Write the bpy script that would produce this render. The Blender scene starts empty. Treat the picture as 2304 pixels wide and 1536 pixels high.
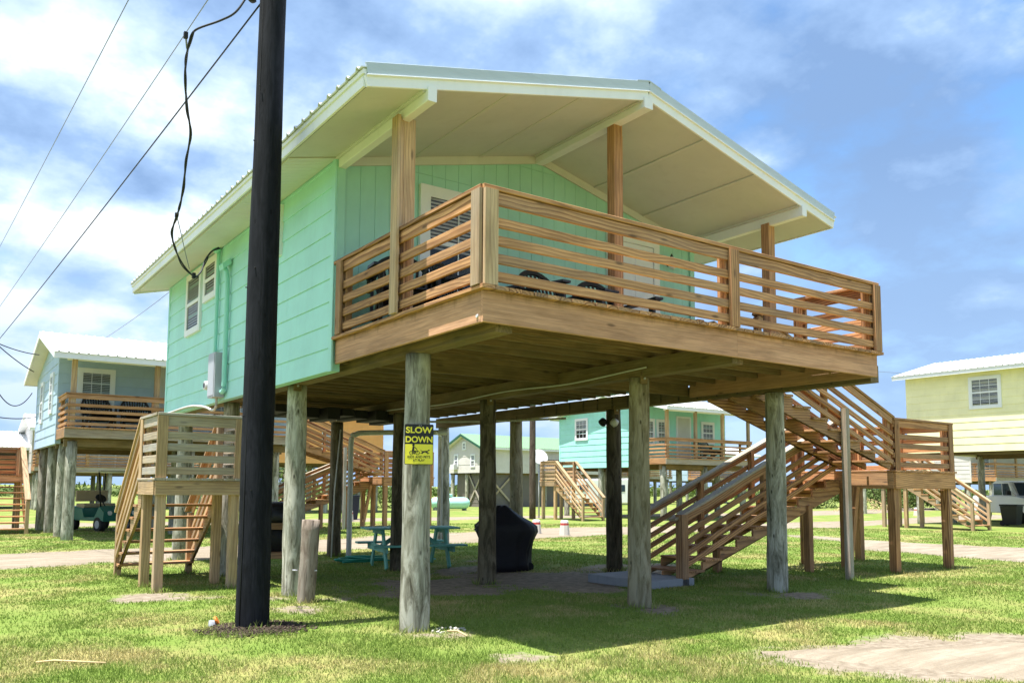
import bpy, bmesh, math, random
import numpy as np
from mathutils import Matrix, Vector

random.seed(7); rng = np.random.default_rng(11)
S = bpy.context.scene
COL = S.collection

# ------------------------------------------------------------------ camera
YAW, PITCH, ROLL = 0.6138, 0.0905, 0.0056
CAM = Vector((-3.9433, -6.0618, 1.4726)); FPX = 1882.57
fw = Vector((math.sin(YAW)*math.cos(PITCH), math.cos(YAW)*math.cos(PITCH), math.sin(PITCH)))
rt = Vector((math.cos(YAW), -math.sin(YAW), 0)); up = rt.cross(fw)
r2 = rt*math.cos(ROLL) + up*math.sin(ROLL); u2 = -rt*math.sin(ROLL) + up*math.cos(ROLL)
cd = bpy.data.cameras.new('camera'); cam = bpy.data.objects.new('camera', cd); COL.objects.link(cam)
cam.matrix_world = Matrix(((r2.x, u2.x, -fw.x, CAM.x), (r2.y, u2.y, -fw.y, CAM.y), (r2.z, u2.z, -fw.z, CAM.z), (0, 0, 0, 1)))
cd.sensor_width = 36; cd.lens = FPX/2304*36; cd.shift_y = 155.7/2304; cd.clip_start = .05; cd.clip_end = 6000
S.camera = cam
# ------------------------------------------------------------------ light
SUN_EL = math.radians(75.5); SUN_DIR = Vector((-math.cos(SUN_EL), .06*math.cos(SUN_EL), math.sin(SUN_EL))).normalized()   # towards the sun
w = bpy.data.worlds.new('World'); S.world = w; w.use_nodes = True
w.cycles.sampling_method = 'MANUAL'; w.cycles.sample_map_resolution = 512
def build_world():
    nt = w.node_tree; N = nt.nodes; L = nt.links; N.clear()
    out = N.new('ShaderNodeOutputWorld'); bg = N.new('ShaderNodeBackground'); L.new(bg.outputs[0], out.inputs[0])
    sky = N.new('ShaderNodeTexSky'); sky.sky_type = 'NISHITA'; sky.sun_disc = False
    sky.sun_elevation = SUN_EL; sky.sun_rotation = math.atan2(SUN_DIR.x, SUN_DIR.y); sky.air_density = 1.0; sky.dust_density = .6; sky.ozone_density = 1.6
    tc = N.new('ShaderNodeTexCoord'); sp = N.new('ShaderNodeSeparateXYZ'); L.new(tc.outputs['Generated'], sp.inputs[0])
    def m(op, a, b=None, clamp=False):
        n = N.new('ShaderNodeMath'); n.operation = op; n.use_clamp = clamp
        for i, x in enumerate((a, b)):
            if x is None: continue
            if isinstance(x, (int, float)): n.inputs[i].default_value = x
            else: L.new(x, n.inputs[i])
        return n.outputs[0]
    z = m('ADD', m('MAXIMUM', sp.outputs[2], 0.0), .30)
    cx = m('DIVIDE', sp.outputs[0], z); cy = m('DIVIDE', sp.outputs[1], z)
    cb = N.new('ShaderNodeCombineXYZ'); L.new(cx, cb.inputs[0]); L.new(cy, cb.inputs[1])
    def noise(vec, scale, detail, rough, dist=0):
        n = N.new('ShaderNodeTexNoise'); n.noise_dimensions = '2D'; n.inputs['Scale'].default_value = scale; n.inputs['Detail'].default_value = detail
        n.inputs['Roughness'].default_value = rough; n.inputs['Distortion'].default_value = dist; L.new(vec, n.inputs['Vector']); return n.outputs[0]
    def ramp(fac, stops):
        n = N.new('ShaderNodeValToRGB'); L.new(fac, n.inputs[0]); e = n.color_ramp.elements
        while len(e) < len(stops): e.new(.5)
        for i, (p, c) in enumerate(stops): e[i].position = p; e[i].color = (*c, 1)
        return n.outputs[0]
    def vscale(v, k):
        n = N.new('ShaderNodeVectorMath'); n.operation = 'MULTIPLY_ADD'; L.new(v, n.inputs[0]); n.inputs[1].default_value = (k, k, 1); n.inputs[2].default_value = (CLOUD_SEED, CLOUD_SEED*.37, 0); return n.outputs[0]
    def voro(v, sc):
        n = N.new('ShaderNodeTexVoronoi'); n.voronoi_dimensions = '2D'; n.feature = 'SMOOTH_F1'; n.inputs['Scale'].default_value = sc; n.inputs['Smoothness'].default_value = .35; L.new(v, n.inputs['Vector']); return n.outputs['Distance']
    def wob(v):                                       # bend the lookup a little so the puffs are irregular
        n = N.new('ShaderNodeTexNoise'); n.noise_dimensions = '2D'; n.inputs['Scale'].default_value = 3.2; n.inputs['Detail'].default_value = 2; L.new(v, n.inputs['Vector'])
        a = N.new('ShaderNodeVectorMath'); a.operation = 'MULTIPLY_ADD'; L.new(n.outputs['Color'], a.inputs[0]); a.inputs[1].default_value = (.22, .22, 0); L.new(v, a.inputs[2]); return a.outputs[0]
    def dens(v):
        q = wob(v); d = noise(v, .85, 8, .60)
        d = m('ADD', d, m('MULTIPLY', m('SUBTRACT', .42, voro(q, 2.5)), .20)); return m('ADD', d, m('MULTIPLY', m('SUBTRACT', .42, voro(q, 6.0)), .075))
    c0 = vscale(cb.outputs[0], 1.0); d0 = dens(c0); d1 = dens(vscale(cb.outputs[0], .92)); n2 = noise(c0, .7, 5, .55)
    cover = ramp(d0, [(.35, (0, 0, 0)), (.40, (.6,)*3), (.45, (.95,)*3), (.56, (1, 1, 1))])
    lit = m('ADD', m('ADD', .445, m('MULTIPLY', m('SUBTRACT', d0, d1), 1.9)), m('MULTIPLY', m('SUBTRACT', n2, .5), 2.2))
    shade = ramp(lit, [(.18, (1.05, 1.7, 2.9)), (.36, (1.6, 2.4, 3.75)), (.55, (3.0, 3.75, 4.7)), (.74, (5.3, 5.5, 5.6))])
    mx = N.new('ShaderNodeMix'); mx.data_type = 'RGBA'; L.new(cover, mx.inputs['Factor']); hs = N.new('ShaderNodeHueSaturation'); hs.inputs['Saturation'].default_value = 1.2; L.new(sky.outputs[0], hs.inputs['Color']); L.new(hs.outputs[0], mx.inputs['A']); L.new(shade, mx.inputs['B'])
    hz_ = m('MULTIPLY', m('SUBTRACT', 1.0, m('DIVIDE', m('MAXIMUM', sp.outputs[2], 0.0), .36), True), .95)
    mh = N.new('ShaderNodeMix'); mh.data_type = 'RGBA'; L.new(hz_, mh.inputs['Factor']); L.new(mx.outputs['Result'], mh.inputs['A']); mh.inputs['B'].default_value = (1.75, 2.6, 3.9, 1)   # pale sea haze along the horizon
    L.new(mh.outputs['Result'], bg.inputs[0]); bg.inputs[1].default_value = .12
CLOUD_SEED = 263.06
build_world()
sd = bpy.data.lights.new('sun', 'SUN'); sd.energy = 4.9; sd.angle = math.radians(.6); sd.color = (1, .965, .91)
sun = bpy.data.objects.new('sun', sd); COL.objects.link(sun); sun.rotation_euler = (-SUN_DIR).to_track_quat('-Z', 'Y').to_euler()
S.view_settings.view_transform = 'Standard'; S.view_settings.look = 'None'; S.view_settings.gamma = 1; S.view_settings.exposure = 1.2

# ------------------------------------------------------------------ materials
M = {}
class G:                                            # tiny node-graph helper
    def __init__(s, name):
        s.m = bpy.data.materials.new(name); s.m.use_nodes = True; s.nt = s.m.node_tree; s.N = s.nt.nodes; s.L = s.nt.links
        s.b = s.N['Principled BSDF']; s.out = s.N['Material Output']; M[name] = s.m
        s.tc = s.N.new('ShaderNodeTexCoord'); s.obj = s.tc.outputs['Object']
        s.oi = s.N.new('ShaderNodeObjectInfo'); s.rnd = s.oi.outputs['Random']
    def pos(s): return s.N.new('ShaderNodeNewGeometry').outputs['Position']
    def put(s, sock, v):
        if isinstance(v, (int, float)): sock.default_value = v
        elif isinstance(v, (tuple, list)): sock.default_value = (*v, 1) if len(v) == 3 and sock.type == 'RGBA' else v
        else: s.L.new(v, sock)
    def math(s, op, a, b=0, clamp=False):
        n = s.N.new('ShaderNodeMath'); n.operation = op; n.use_clamp = clamp; s.put(n.inputs[0], a); s.put(n.inputs[1], b); return n.outputs[0]
    def vmul(s, v, k):
        n = s.N.new('ShaderNodeVectorMath'); n.operation = 'MULTIPLY'; s.put(n.inputs[0], v); s.put(n.inputs[1], k); return n.outputs[0]
    def vadd(s, v, k):
        n = s.N.new('ShaderNodeVectorMath'); n.operation = 'ADD'; s.put(n.inputs[0], v); s.put(n.inputs[1], k); return n.outputs[0]
    def comb(s, x, y, z):
        n = s.N.new('ShaderNodeCombineXYZ'); s.put(n.inputs[0], x); s.put(n.inputs[1], y); s.put(n.inputs[2], z); return n.outputs[0]
    def noise(s, v, scale, detail=4, rough=.55, dist=0):
        n = s.N.new('ShaderNodeTexNoise'); s.put(n.inputs['Vector'], v); n.inputs['Scale'].default_value = scale
        n.inputs['Detail'].default_value = detail; n.inputs['Roughness'].default_value = rough; n.inputs['Distortion'].default_value = dist; return n.outputs[0]
    def ramp(s, f, stops, interp='LINEAR'):
        n = s.N.new('ShaderNodeValToRGB'); n.color_ramp.interpolation = interp; s.put(n.inputs[0], f); e = n.color_ramp.elements
        while len(e) < len(stops): e.new(.5)
        for i, (p, c) in enumerate(stops):
            e[i].position = p; e[i].color = (*(c if isinstance(c, tuple) else (c,)*3), 1)
        return n.outputs[0]
    def mix(s, f, a, b, mode='MIX'):
        n = s.N.new('ShaderNodeMix'); n.data_type = 'RGBA'; n.blend_type = mode
        s.put(n.inputs['Factor'], f); s.put(n.inputs['A'], a); s.put(n.inputs['B'], b); return n.outputs['Result']
    def bump(s, h, strength=.3, dist=.01):
        n = s.N.new('ShaderNodeBump'); n.inputs['Strength'].default_value = strength; n.inputs['Distance'].default_value = dist
        s.put(n.inputs['Height'], h); s.L.new(n.outputs[0], s.b.inputs['Normal'])
    def col(s, c): s.put(s.b.inputs['Base Color'], c)
    def set(s, rough=.6, spec=.5, metal=0):
        s.b.inputs['Roughness'].default_value = rough; s.b.inputs['Specular IOR Level'].default_value = spec; s.b.inputs['Metallic'].default_value = metal

def wood(name, light, dark, grey=(.30, .28, .25), greyamt=.2, rings=9, contrast=1.0, mold=0, drip=False):
    g = G(name); r = g.rnd
    off = g.comb(g.math('MULTIPLY', r, 37.), g.math('MULTIPLY', g.math('SUBTRACT', g.math('FRACT', g.math('MULTIPLY', r, 7.31)), .5), .16),
                 g.math('ADD', g.math('MULTIPLY', g.math('FRACT', g.math('MULTIPLY', r, 13.7)), .09), .035))
    v = g.vadd(g.vmul(g.obj, (1, 1, 1)), off)
    # the log axis wanders slowly along the board: cathedral figure
    wx = g.noise(g.vmul(v, (.30, 0, 0)), 2.0, 3, .45)
    wob = g.comb(0, 0, g.math('MULTIPLY', g.math('SUBTRACT', wx, .5), .26))
    vv = g.vadd(g.vmul(v, (.055, 1, 1)), wob)
    wv = g.N.new('ShaderNodeTexWave'); wv.wave_type = 'RINGS'; wv.rings_direction = 'X'; wv.wave_profile = 'SAW'
    g.put(wv.inputs['Vector'], vv); wv.inputs['Scale'].default_value = rings; wv.inputs['Distortion'].default_value = 1.3
    wv.inputs['Detail'].default_value = 2; wv.inputs['Detail Scale'].default_value = 1.0
    ring = g.ramp(wv.outputs['Fac'], [(0, 0.0), (.40, .05), (.78, .85*contrast), (.95, 1.0*contrast), (1, .1)])
    fib = g.noise(g.vmul(v, (1.5, 60, 60)), 1.6, 3, .6)
    ring = g.math('MULTIPLY', ring, g.math('ADD', .45, g.math('MULTIPLY', g.math('FRACT', g.math('MULTIPLY', r, 17.3)), .65)))
    c = g.mix(ring, light, dark)
    blot = g.noise(g.vmul(v, (1.2, 5, 5)), 1.5, 4, .6)
    c = g.mix(g.math('MULTIPLY', g.ramp(blot, [(.42, 0), (.68, 1)]), .45), c, tuple(x*.55 for x in dark))
    # knots
    kn = g.N.new('ShaderNodeTexVoronoi'); g.put(kn.inputs['Vector'], g.vmul(v, (1.7, 6, 6))); kn.inputs['Scale'].default_value = 1.0
    kd = g.ramp(kn.outputs['Distance'], [(.06, 1), (.13, 0)])
    c = g.mix(g.math('MULTIPLY', kd, .75), c, tuple(x*.3 for x in dark))
    tone = g.ramp(g.math('FRACT', g.math('MULTIPLY', r, 5.77)), [(0, .66), (1, 1.22)])
    c = g.mix(1.0, c, tone, 'MULTIPLY')
    gm = g.math('MULTIPLY', g.ramp(g.noise(g.vmul(v, (1, 3, 3)), 1.3, 5, .6), [(.35, .3), (.65, 1)]),
                g.math('MULTIPLY', g.math('ADD', g.math('FRACT', g.math('MULTIPLY', r, 3.3)), .35), greyamt))
    c = g.mix(gm, c, g.mix(fib, tuple(x*.7 for x in grey), grey))
    if drip:                                          # rain stains running down from the deck edge
        sx = g.N.new('ShaderNodeSeparateXYZ'); g.put(sx.inputs[0], g.obj)
        ln_ = g.math('MULTIPLY', g.ramp(g.noise(g.comb(g.math('ADD', sx.outputs[0], g.math('MULTIPLY', r, 9.)), 0, 0), 5, 5, .65), [(.38, 0), (.75, 1)]), .15)
        dz = g.math('SUBTRACT', .146, sx.outputs[2]); st = g.math('SUBTRACT', ln_, dz)
        c = g.mix(g.math('MULTIPLY', g.ramp(g.math('MULTIPLY', st, 10), [(-.0, 0), (.8, 1)]), .6), c, (.20, .115, .045))
    if mold: c = g.mix(g.math('MULTIPLY', g.ramp(g.noise(g.pos(), 1.7, 5, .6), [(.4, 0), (.65, 1)]), mold), c, (.055, .06, .018))
    g.col(g.mix(g.ramp(fib, [(.3, .35), (.6, 0)]), c, (.06, .035, .018))); g.set(.72, .25)
    g.bump(g.math('ADD', g.math('MULTIPLY', fib, .6), g.math('MULTIPLY', ring, .4)), .35, .004)
wood('pine', (.66, .35, .155), (.215, .078, .023), grey=(.50, .43, .34), greyamt=.2, contrast=1.0)
wood('pine_pale', (.64, .43, .225), (.37, .20, .085), grey=(.55, .49, .41), greyamt=.35, contrast=.8)
wood('pine_grey', (.52, .40, .25), (.26, .175, .10), grey=(.50, .47, .42), greyamt=1.05, contrast=.8)
wood('pine_rim', (.75, .415, .235), (.51, .24, .11), grey=(.55, .44, .34), greyamt=.25, rings=6, contrast=.6, drip=True)
wood('treated', (.30, .195, .085), (.14, .085, .032), grey=(.26, .24, .16), greyamt=.35, mold=.35, contrast=.7)

def pilemat(name, c0, c1, c2, green, gs):
    g = G(name); r = g.rnd
    v = g.vadd(g.obj, g.comb(g.math('MULTIPLY', r, 9.), g.math('MULTIPLY', r, 23.), g.math('MULTIPLY', r, 51.)))
    s1 = g.noise(g.vmul(v, (7, 7, 1.5)), 1.5, 7, .68, .9); s2 = g.noise(g.vmul(v, (40, 40, 1.6)), 1.3, 4, .6); s3 = g.noise(v, 1.1, 4, .6)
    c = g.ramp(s1, [(.34, c0), (.46, c1), (.60, c2)])
    c = g.mix(g.math('MULTIPLY', g.ramp(s3, [(.35, 0), (.7, 1)]), gs), c, green)
    crack = g.ramp(s2, [(.30, 1), (.40, 0)]); c = g.mix(g.math('MULTIPLY', crack, .75), c, tuple(x*.25 for x in c0))
    wr = g.N.new('ShaderNodeTexVoronoi'); g.put(wr.inputs['Vector'], g.vmul(v, (6, 6, 2.4))); wr.inputs['Scale'].default_value = 1.3
    c = g.mix(g.ramp(wr.outputs['Distance'], [(.05, .85), (.12, 0)]), c, tuple(x*.3 for x in c0))
    tone = g.ramp(r, [(0, .8), (1, 1.12)]); c = g.mix(1., c, tone, 'MULTIPLY')
    g.col(c); g.set(.85, .2); g.bump(g.math('ADD', g.math('MULTIPLY', s1, .8), g.math('MULTIPLY', s2, .8)), .6, .012)
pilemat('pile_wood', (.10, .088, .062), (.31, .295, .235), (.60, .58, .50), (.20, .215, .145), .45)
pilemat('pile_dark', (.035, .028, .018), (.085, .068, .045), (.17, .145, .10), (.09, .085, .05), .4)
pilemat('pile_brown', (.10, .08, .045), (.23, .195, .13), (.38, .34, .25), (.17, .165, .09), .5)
pilemat('stump_wood', (.12, .09, .065), (.24, .19, .15), (.36, .31, .26), (.2, .18, .15), .3)
pilemat('creosote', (.0035, .004, .006), (.006, .007, .010), (.013, .014, .019), (.006, .008, .011), .35)
pilemat('far_pole', (.05, .035, .025), (.09, .065, .05), (.14, .11, .085), (.08, .07, .05), .3)

def paint(name, c, rough=.55, var=.10, dirt=.12, bumpy=.12):
    g = G(name); n = g.noise(g.pos(), 1.3, 5, .6); n2 = g.noise(g.vmul(g.pos(), (1, 1, .25)), 7, 4, .6); f = g.noise(g.pos(), 120, 2, .5)
    cc = g.mix(g.ramp(n, [(.3, 0), (.7, 1)]), tuple(x*(1-var) for x in c), tuple(min(1, x*(1+var*.6)) for x in c))
    cc = g.mix(g.math('MULTIPLY', g.ramp(n2, [(.52, 0), (.78, 1)]), dirt), cc, tuple(x*.45 for x in c))
    g.col(cc); g.set(rough, .4); g.bump(f, bumpy, .003)
paint('mint', (.40, .75, .69)); paint('mint_shaded', (.36, .66, .56)); paint('white_trim', (.80, .81, .82), .45, .05, .12); paint('cream', (.60, .60, .57), .6, .06, .12)  # front-wall mint repeats the side-wall paint, its colour darkened for porch shade
paint('soffit', (.66, .66, .63), .6, .06, .1); paint('sky_blue', (.42, .55, .68)); paint('yellow_wall', (.88, .83, .50)); paint('orange_wall', (.80, .38, .12))
paint('teal_wall', (.36, .75, .67)); paint('pale_siding', (.62, .58, .55)); paint('brown_siding', (.16, .14, .125), .7); paint('picnic_teal', (.17, .46, .38), .6, .2, .25)
paint('grey_metal', (.42, .43, .47), .4, .05, .15); paint('pvc', (.55, .55, .52), .5, .1, .3); paint('mint_pipe', (.32, .70, .58), .5)
paint('tank_mint', (.40, .74, .66), .45); paint('truck_white', (.80, .80, .80), .2, .03, .05); paint('cart_green', (.02, .16, .13), .3); paint('red_paint', (.45, .06, .05), .5)
paint('concrete', (.27, .29, .32), .85, .2, .35, .5); paint('cone_white', (.62, .58, .52), .7, .15, .3); paint('navy', (.012, .014, .04), .5); paint('aqua_hose', (.03, .30, .22), .4)
paint('orange_cap', (.75, .22, .03), .5); paint('dish_white', (.7, .7, .7), .4); paint('straw', (.62, .47, .24), .8, .2, .2)
paint('sign_yellow', (.83, .74, .05), .35, .02, .04, .02); paint('sign_black', (.012, .012, .014), .4, .02, .03, .02); paint('black_plastic', (.014, .014, .018), .42, .1, .1, .08)
paint('rubber', (.012, .012, .013), .7); paint('cable', (.012, .014, .018), .6); paint('steel_cable', (.22, .24, .28), .5); paint('dark_room', (.015, .016, .018), .8)
paint('blind', (.78, .79, .80), .6, .03, .05); paint('chrome', (.6, .6, .62), .25)
paint('seat_tan', (.45, .36, .24), .6)
def cover_fabric():
    g = G('cover_fabric'); n = g.noise(g.pos(), 260, 2, .5); n2 = g.noise(g.pos(), 5, 4, .6)
    g.col(g.mix(n2, (.006, .0055, .008), (.014, .013, .018))); g.set(.62, .35); g.bump(g.math('ADD', g.math('MULTIPLY', n, .1), n2), .5, .03)
cover_fabric()
def roofmat(name, c, rough=.35):
    g = G(name); n = g.noise(g.pos(), .9, 5, .6); n2 = g.noise(g.vmul(g.pos(), (1, 1, 6)), 3.5, 4, .6)
    g.col(g.mix(g.math('MULTIPLY', g.ramp(n2, [(.45, 0), (.8, 1)]), .25), g.mix(n, tuple(x*.9 for x in c), c), tuple(x*.5 for x in c))); g.set(rough, .5)
roofmat('roof_white', (.74, .76, .78)); roofmat('roof_trim', (.46, .54, .60), .3); roofmat('roof_green', (.20, .34, .19)); roofmat('green_trim', (.02, .10, .05))
def glassmat():
    g = G('glass'); n = g.noise(g.pos(), 1.5, 2, .5); g.col((.02, .03, .035)); g.set(.04, .9); g.b.inputs['Alpha'].default_value = .2; g.bump(n, .03, .02)
    g = G('windshield'); g.col((.03, .05, .07)); g.set(.06, .8)
glassmat()

def ground_cols(g, P):
    big = g.noise(P, .33, 4, .6); mid = g.noise(P, .9, 5, .62); fine = g.noise(P, 22, 4, .65)
    green = g.mix(g.ramp(fine, [(.3, 0), (.7, 1)]), (.105, .165, .030), (.19, .262, .055))
    straw = g.mix(fine, (.23, .20, .075), (.40, .335, .14))
    dry = g.math('MULTIPLY', g.ramp(mid, [(.42, 0), (.64, 1)]), g.ramp(big, [(.36, .2), (.60, 1.)]))
    return green, straw, dry, fine, mid
def groundmat():
    g = G('lawn_soil'); P = g.pos(); green, straw, dry, fine, mid = ground_cols(g, P)
    c = g.mix(dry, green, straw)
    at = g.N.new('ShaderNodeAttribute'); at.attribute_name = 'sand'
    sn = g.noise(P, 6, 6, .68); sandc = g.ramp(g.noise(P, 9, 6, .7), [(.3, (.15, .12, .085)), (.5, (.24, .20, .15)), (.7, (.34, .29, .225))])
    e = g.math('ADD', at.outputs['Fac'], g.math('MULTIPLY', g.math('SUBTRACT', sn, .5), .75))
    c = g.mix(g.ramp(e, [(.40, 0), (.62, 1)]), c, sandc); g.col(c); g.set(.95, .1)
    g.bump(g.math('ADD', fine, g.math('MULTIPLY', mid, .6)), .7, .03)
    g = G('dirt'); P = g.pos(); n = g.noise(P, 5, 7, .7); st = g.noise(g.vmul(P, (.5, 3.5, 1)), 1.4, 5, .65); peb = g.N.new('ShaderNodeTexVoronoi'); g.put(peb.inputs['Vector'], P); peb.inputs['Scale'].default_value = 38
    c = g.ramp(st, [(.28, (.17, .14, .10)), (.5, (.27, .225, .168)), (.72, (.36, .31, .24))]); c = g.mix(g.math('MULTIPLY', g.ramp(n, [(.5, 0), (.75, 1)]), .6), c, (.19, .155, .115))
    c = g.mix(g.ramp(peb.outputs['Distance'], [(.0, .35), (.3, 0)]), c, (.30, .28, .26)); g.col(c); g.set(.95, .1)
    g.bump(g.math('ADD', g.math('MULTIPLY', n, 1.5), peb.outputs['Distance']), .6, .02)
    g = G('grass_blade'); P = g.pos(); green, straw, dry, fine, mid = ground_cols(g, P)
    at = g.N.new('ShaderNodeAttribute'); at.attribute_name = 'tone'; t = at.outputs['Fac']
    c = g.mix(g.ramp(g.math('ADD', dry, g.math('MULTIPLY', g.math('SUBTRACT', t, .5), .55)), [(.22, 0), (.80, 1)]), g.mix(t, (.145, .222, .038), (.255, .345, .072)), g.mix(t, (.30, .28, .10), (.46, .41, .19)))
    g.col(c); g.set(.7, .2)
    tr = g.N.new('ShaderNodeBsdfTranslucent'); g.put(tr.inputs[0], c); ms = g.N.new('ShaderNodeMixShader'); ms.inputs[0].default_value = .35
    g.L.new(g.b.outputs[0], ms.inputs[1]); g.L.new(tr.outputs[0], ms.inputs[2]); g.L.new(ms.outputs[0], g.out.inputs[0])
    g = G('leaf'); n = g.noise(g.pos(), 1.1, 4, .6); g.col(g.mix(g.ramp(n, [(.35, 0), (.65, 1)]), (.045, .085, .018), (.13, .17, .045))); g.set(.7, .2)
    g = G('mulch'); n = g.noise(g.pos(), 30, 4, .6); g.col(g.ramp(n, [(.3, (.025, .018, .013)), (.55, (.07, .052, .04)), (.75, (.14, .115, .095))])); g.set(.9, .1)
groundmat()

# ------------------------------------------------------------------ object helpers
WM = {}; CUR = [Matrix.Identity(4)]
def link(o, parent=None, Mx=None):
    COL.objects.link(o); Mx = Matrix.Identity(4) if Mx is None else Mx
    Mw = CUR[0] @ Mx; WM[o.name] = Mw
    if parent is not None: o.parent = parent; o.matrix_basis = WM[parent.name].inverted() @ Mw
    else: o.matrix_basis = Mw
    return o
def tag(o, label, cat=None, group=None, kind=None):
    if label: o['label'] = label
    if cat: o['category'] = cat
    if group: o['group'] = group
    if kind: o['kind'] = kind
    return o
def thing(name, label, cat, loc=(0, 0, 0), group=None):
    return tag(link(bpy.data.objects.new(name, None), None, Matrix.Translation(loc)), label, cat, group)
CACHE = {}
def boxmesh(lx, ly, lz, ch):
    k = ('b', round(lx, 4), round(ly, 4), round(lz, 4), ch)
    if k in CACHE: return CACHE[k]
    c = min(ch, ly*.25, lz*.25); y, z = ly/2, lz/2
    ring = [(-y+c, -z), (y-c, -z), (y, -z+c), (y, z-c), (y-c, z), (-y+c, z), (-y, z-c), (-y, -z+c)]
    vs = [(-lx/2, a, b) for a, b in ring] + [(lx/2, a, b) for a, b in ring]
    fs = [(i, i+8, (i+1) % 8+8, (i+1) % 8)[::-1] for i in range(8)] + [tuple(range(8))[::-1], tuple(range(8, 16))]
    fs = [tuple(reversed(f)) for f in fs]
    me = bpy.data.meshes.new('board'); me.from_pydata(vs, [], fs)
    bm = bmesh.new(); bm.from_mesh(me); bmesh.ops.recalc_face_normals(bm, faces=bm.faces); bm.to_mesh(me); bm.free()
    CACHE[k] = me; return me
def withmat(me, mat):
    k = (me.name, mat)
    if k in CACHE: return CACHE[k]
    m2 = me if not me.materials else me.copy(); 
    if m2 is me: me.materials.append(M[mat]); 
    else: m2.materials[0] = M[mat]
    CACHE[k] = m2; return m2
def frame(p0, p1, upv=(0, 0, 1)):
    p0, p1 = Vector(p0), Vector(p1); x = (p1-p0); l = x.length; x = x/l; upv = Vector(upv)
    if abs(x.dot(upv)) > .99: upv = Vector((0, 1, 0)) if abs(x.y) < .9 else Vector((1, 0, 0))
    y = upv.cross(x).normalized(); z = x.cross(y); c = (p0+p1)/2
    return Matrix(((x.x, y.x, z.x, c.x), (x.y, y.y, z.y, c.y), (x.z, y.z, z.z, c.z), (0, 0, 0, 1))), l
def board(name, p0, p1, wz, ty, mat, parent, upv=(0, 0, 1), ch=.004, label=None):
    """a plank from p0 to p1 (centre line); wz = size along upv, ty = size across"""
    F, l = frame(p0, p1, upv)
    o = bpy.data.objects.new(name, withmat(boxmesh(l, ty, wz, ch), mat)); link(o, parent, F)
    if label: o['label'] = label
    return o
def block(name, a, b, mat, parent, ch=.004):
    """axis-aligned box between corners a and b, its longest side as grain direction"""
    a, b = Vector(a), Vector(b); c = (a+b)/2; d = [abs(b[i]-a[i]) for i in range(3)]; ax = max(range(3), key=lambda i: d[i])
    e = Vector((0, 0, 0)); e[ax] = d[ax]/2
    if ax == 2:
        return board(name, c-e, c+e, d[0] if False else d[1], d[0], mat, parent, upv=(0, 1, 0), ch=ch)
    ot = 1 if ax == 0 else 0
    return board(name, c-e, c+e, d[2], d[ot], mat, parent, ch=ch)
def obj(name, bm, mat, parent=None, Mx=None, smooth=False):
    bmesh.ops.recalc_face_normals(bm, faces=bm.faces)
    me = bpy.data.meshes.new(name); bm.to_mesh(me); bm.free()
    for m in (mat if isinstance(mat, (list, tuple)) else [mat]): me.materials.append(M[m])
    if smooth:
        for p in me.polygons: p.use_smooth = True
    return link(bpy.data.objects.new(name, me), parent, Mx)
def b_prism(bm, pts, off):
    """polygon pts (3D) extruded by vector off"""
    off = Vector(off); a = [bm.verts.new(Vector(p)) for p in pts]; b = [bm.verts.new(Vector(p)+off) for p in pts]; n = len(pts)
    bm.faces.new(a); bm.faces.new(b[::-1])
    for i in range(n): bm.faces.new((a[i], b[i], b[(i+1) % n], a[(i+1) % n]))
def b_box(bm, a, b):
    b_prism(bm, [(a[0], a[1], a[2]), (b[0], a[1], a[2]), (b[0], b[1], a[2]), (a[0], b[1], a[2])], (0, 0, b[2]-a[2]))
def b_cyl(bm, p0, p1, r0, r1=None, n=12, caps=True):
    r1 = r0 if r1 is None else r1; F, l = frame(p0, p1); y = F.col[1].xyz; z = F.col[2].xyz; p0, p1 = Vector(p0), Vector(p1)
    A = [bm.verts.new(p0+(y*math.cos(t)+z*math.sin(t))*r0) for t in [2*math.pi*i/n for i in range(n)]]
    B = [bm.verts.new(p1+(y*math.cos(t)+z*math.sin(t))*r1) for t in [2*math.pi*i/n for i in range(n)]]
    for i in range(n): bm.faces.new((A[i], A[(i+1) % n], B[(i+1) % n], B[i]))
    if caps: bm.faces.new(A[::-1]); bm.faces.new(B)
def b_tube(bm, pts, r, n=6):
    pts = [Vector(p) for p in pts]; rings = []
    for i, p in enumerate(pts):
        d = (pts[min(i+1, len(pts)-1)]-pts[max(i-1, 0)]).normalized(); u = Vector((0, 0, 1)) if abs(d.z) < .95 else Vector((1, 0, 0))
        y = u.cross(d).normalized(); z = d.cross(y)
        rings.append([bm.verts.new(p+(y*math.cos(2*math.pi*k/n)+z*math.sin(2*math.pi*k/n))*r) for k in range(n)])
    for a, b in zip(rings, rings[1:]):
        for k in range(n): bm.faces.new((a[k], a[(k+1) % n], b[(k+1) % n], b[k]))
    bm.faces.new(rings[0][::-1]); bm.faces.new(rings[-1])
def b_lathe(bm, prof, n=20, c=(0, 0, 0)):
    c = Vector(c); rings = [[bm.verts.new(c+Vector((r*math.cos(2*math.pi*k/n), r*math.sin(2*math.pi*k/n), z))) for k in range(n)] for r, z in prof]
    for a, b in zip(rings, rings[1:]):
        for k in range(n): bm.faces.new((a[k], a[(k+1) % n], b[(k+1) % n], b[k]))
    bm.faces.new(rings[0][::-1]); bm.faces.new(rings[-1])
def cyl(name, p0, p1, r0, r1, mat, parent=None, n=12, smooth=True):
    bm = bmesh.new(); b_cyl(bm, p0, p1, r0, r1, n); o = obj(name, bm, mat, parent)
    if smooth:
        for p in o.data.polygons: p.use_smooth = len(p.vertices) == 4
    return o
def tube(name, pts, r, mat, parent=None, n=6):
    bm = bmesh.new(); b_tube(bm, pts, r, n); return obj(name, bm, mat, parent, smooth=True)
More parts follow.
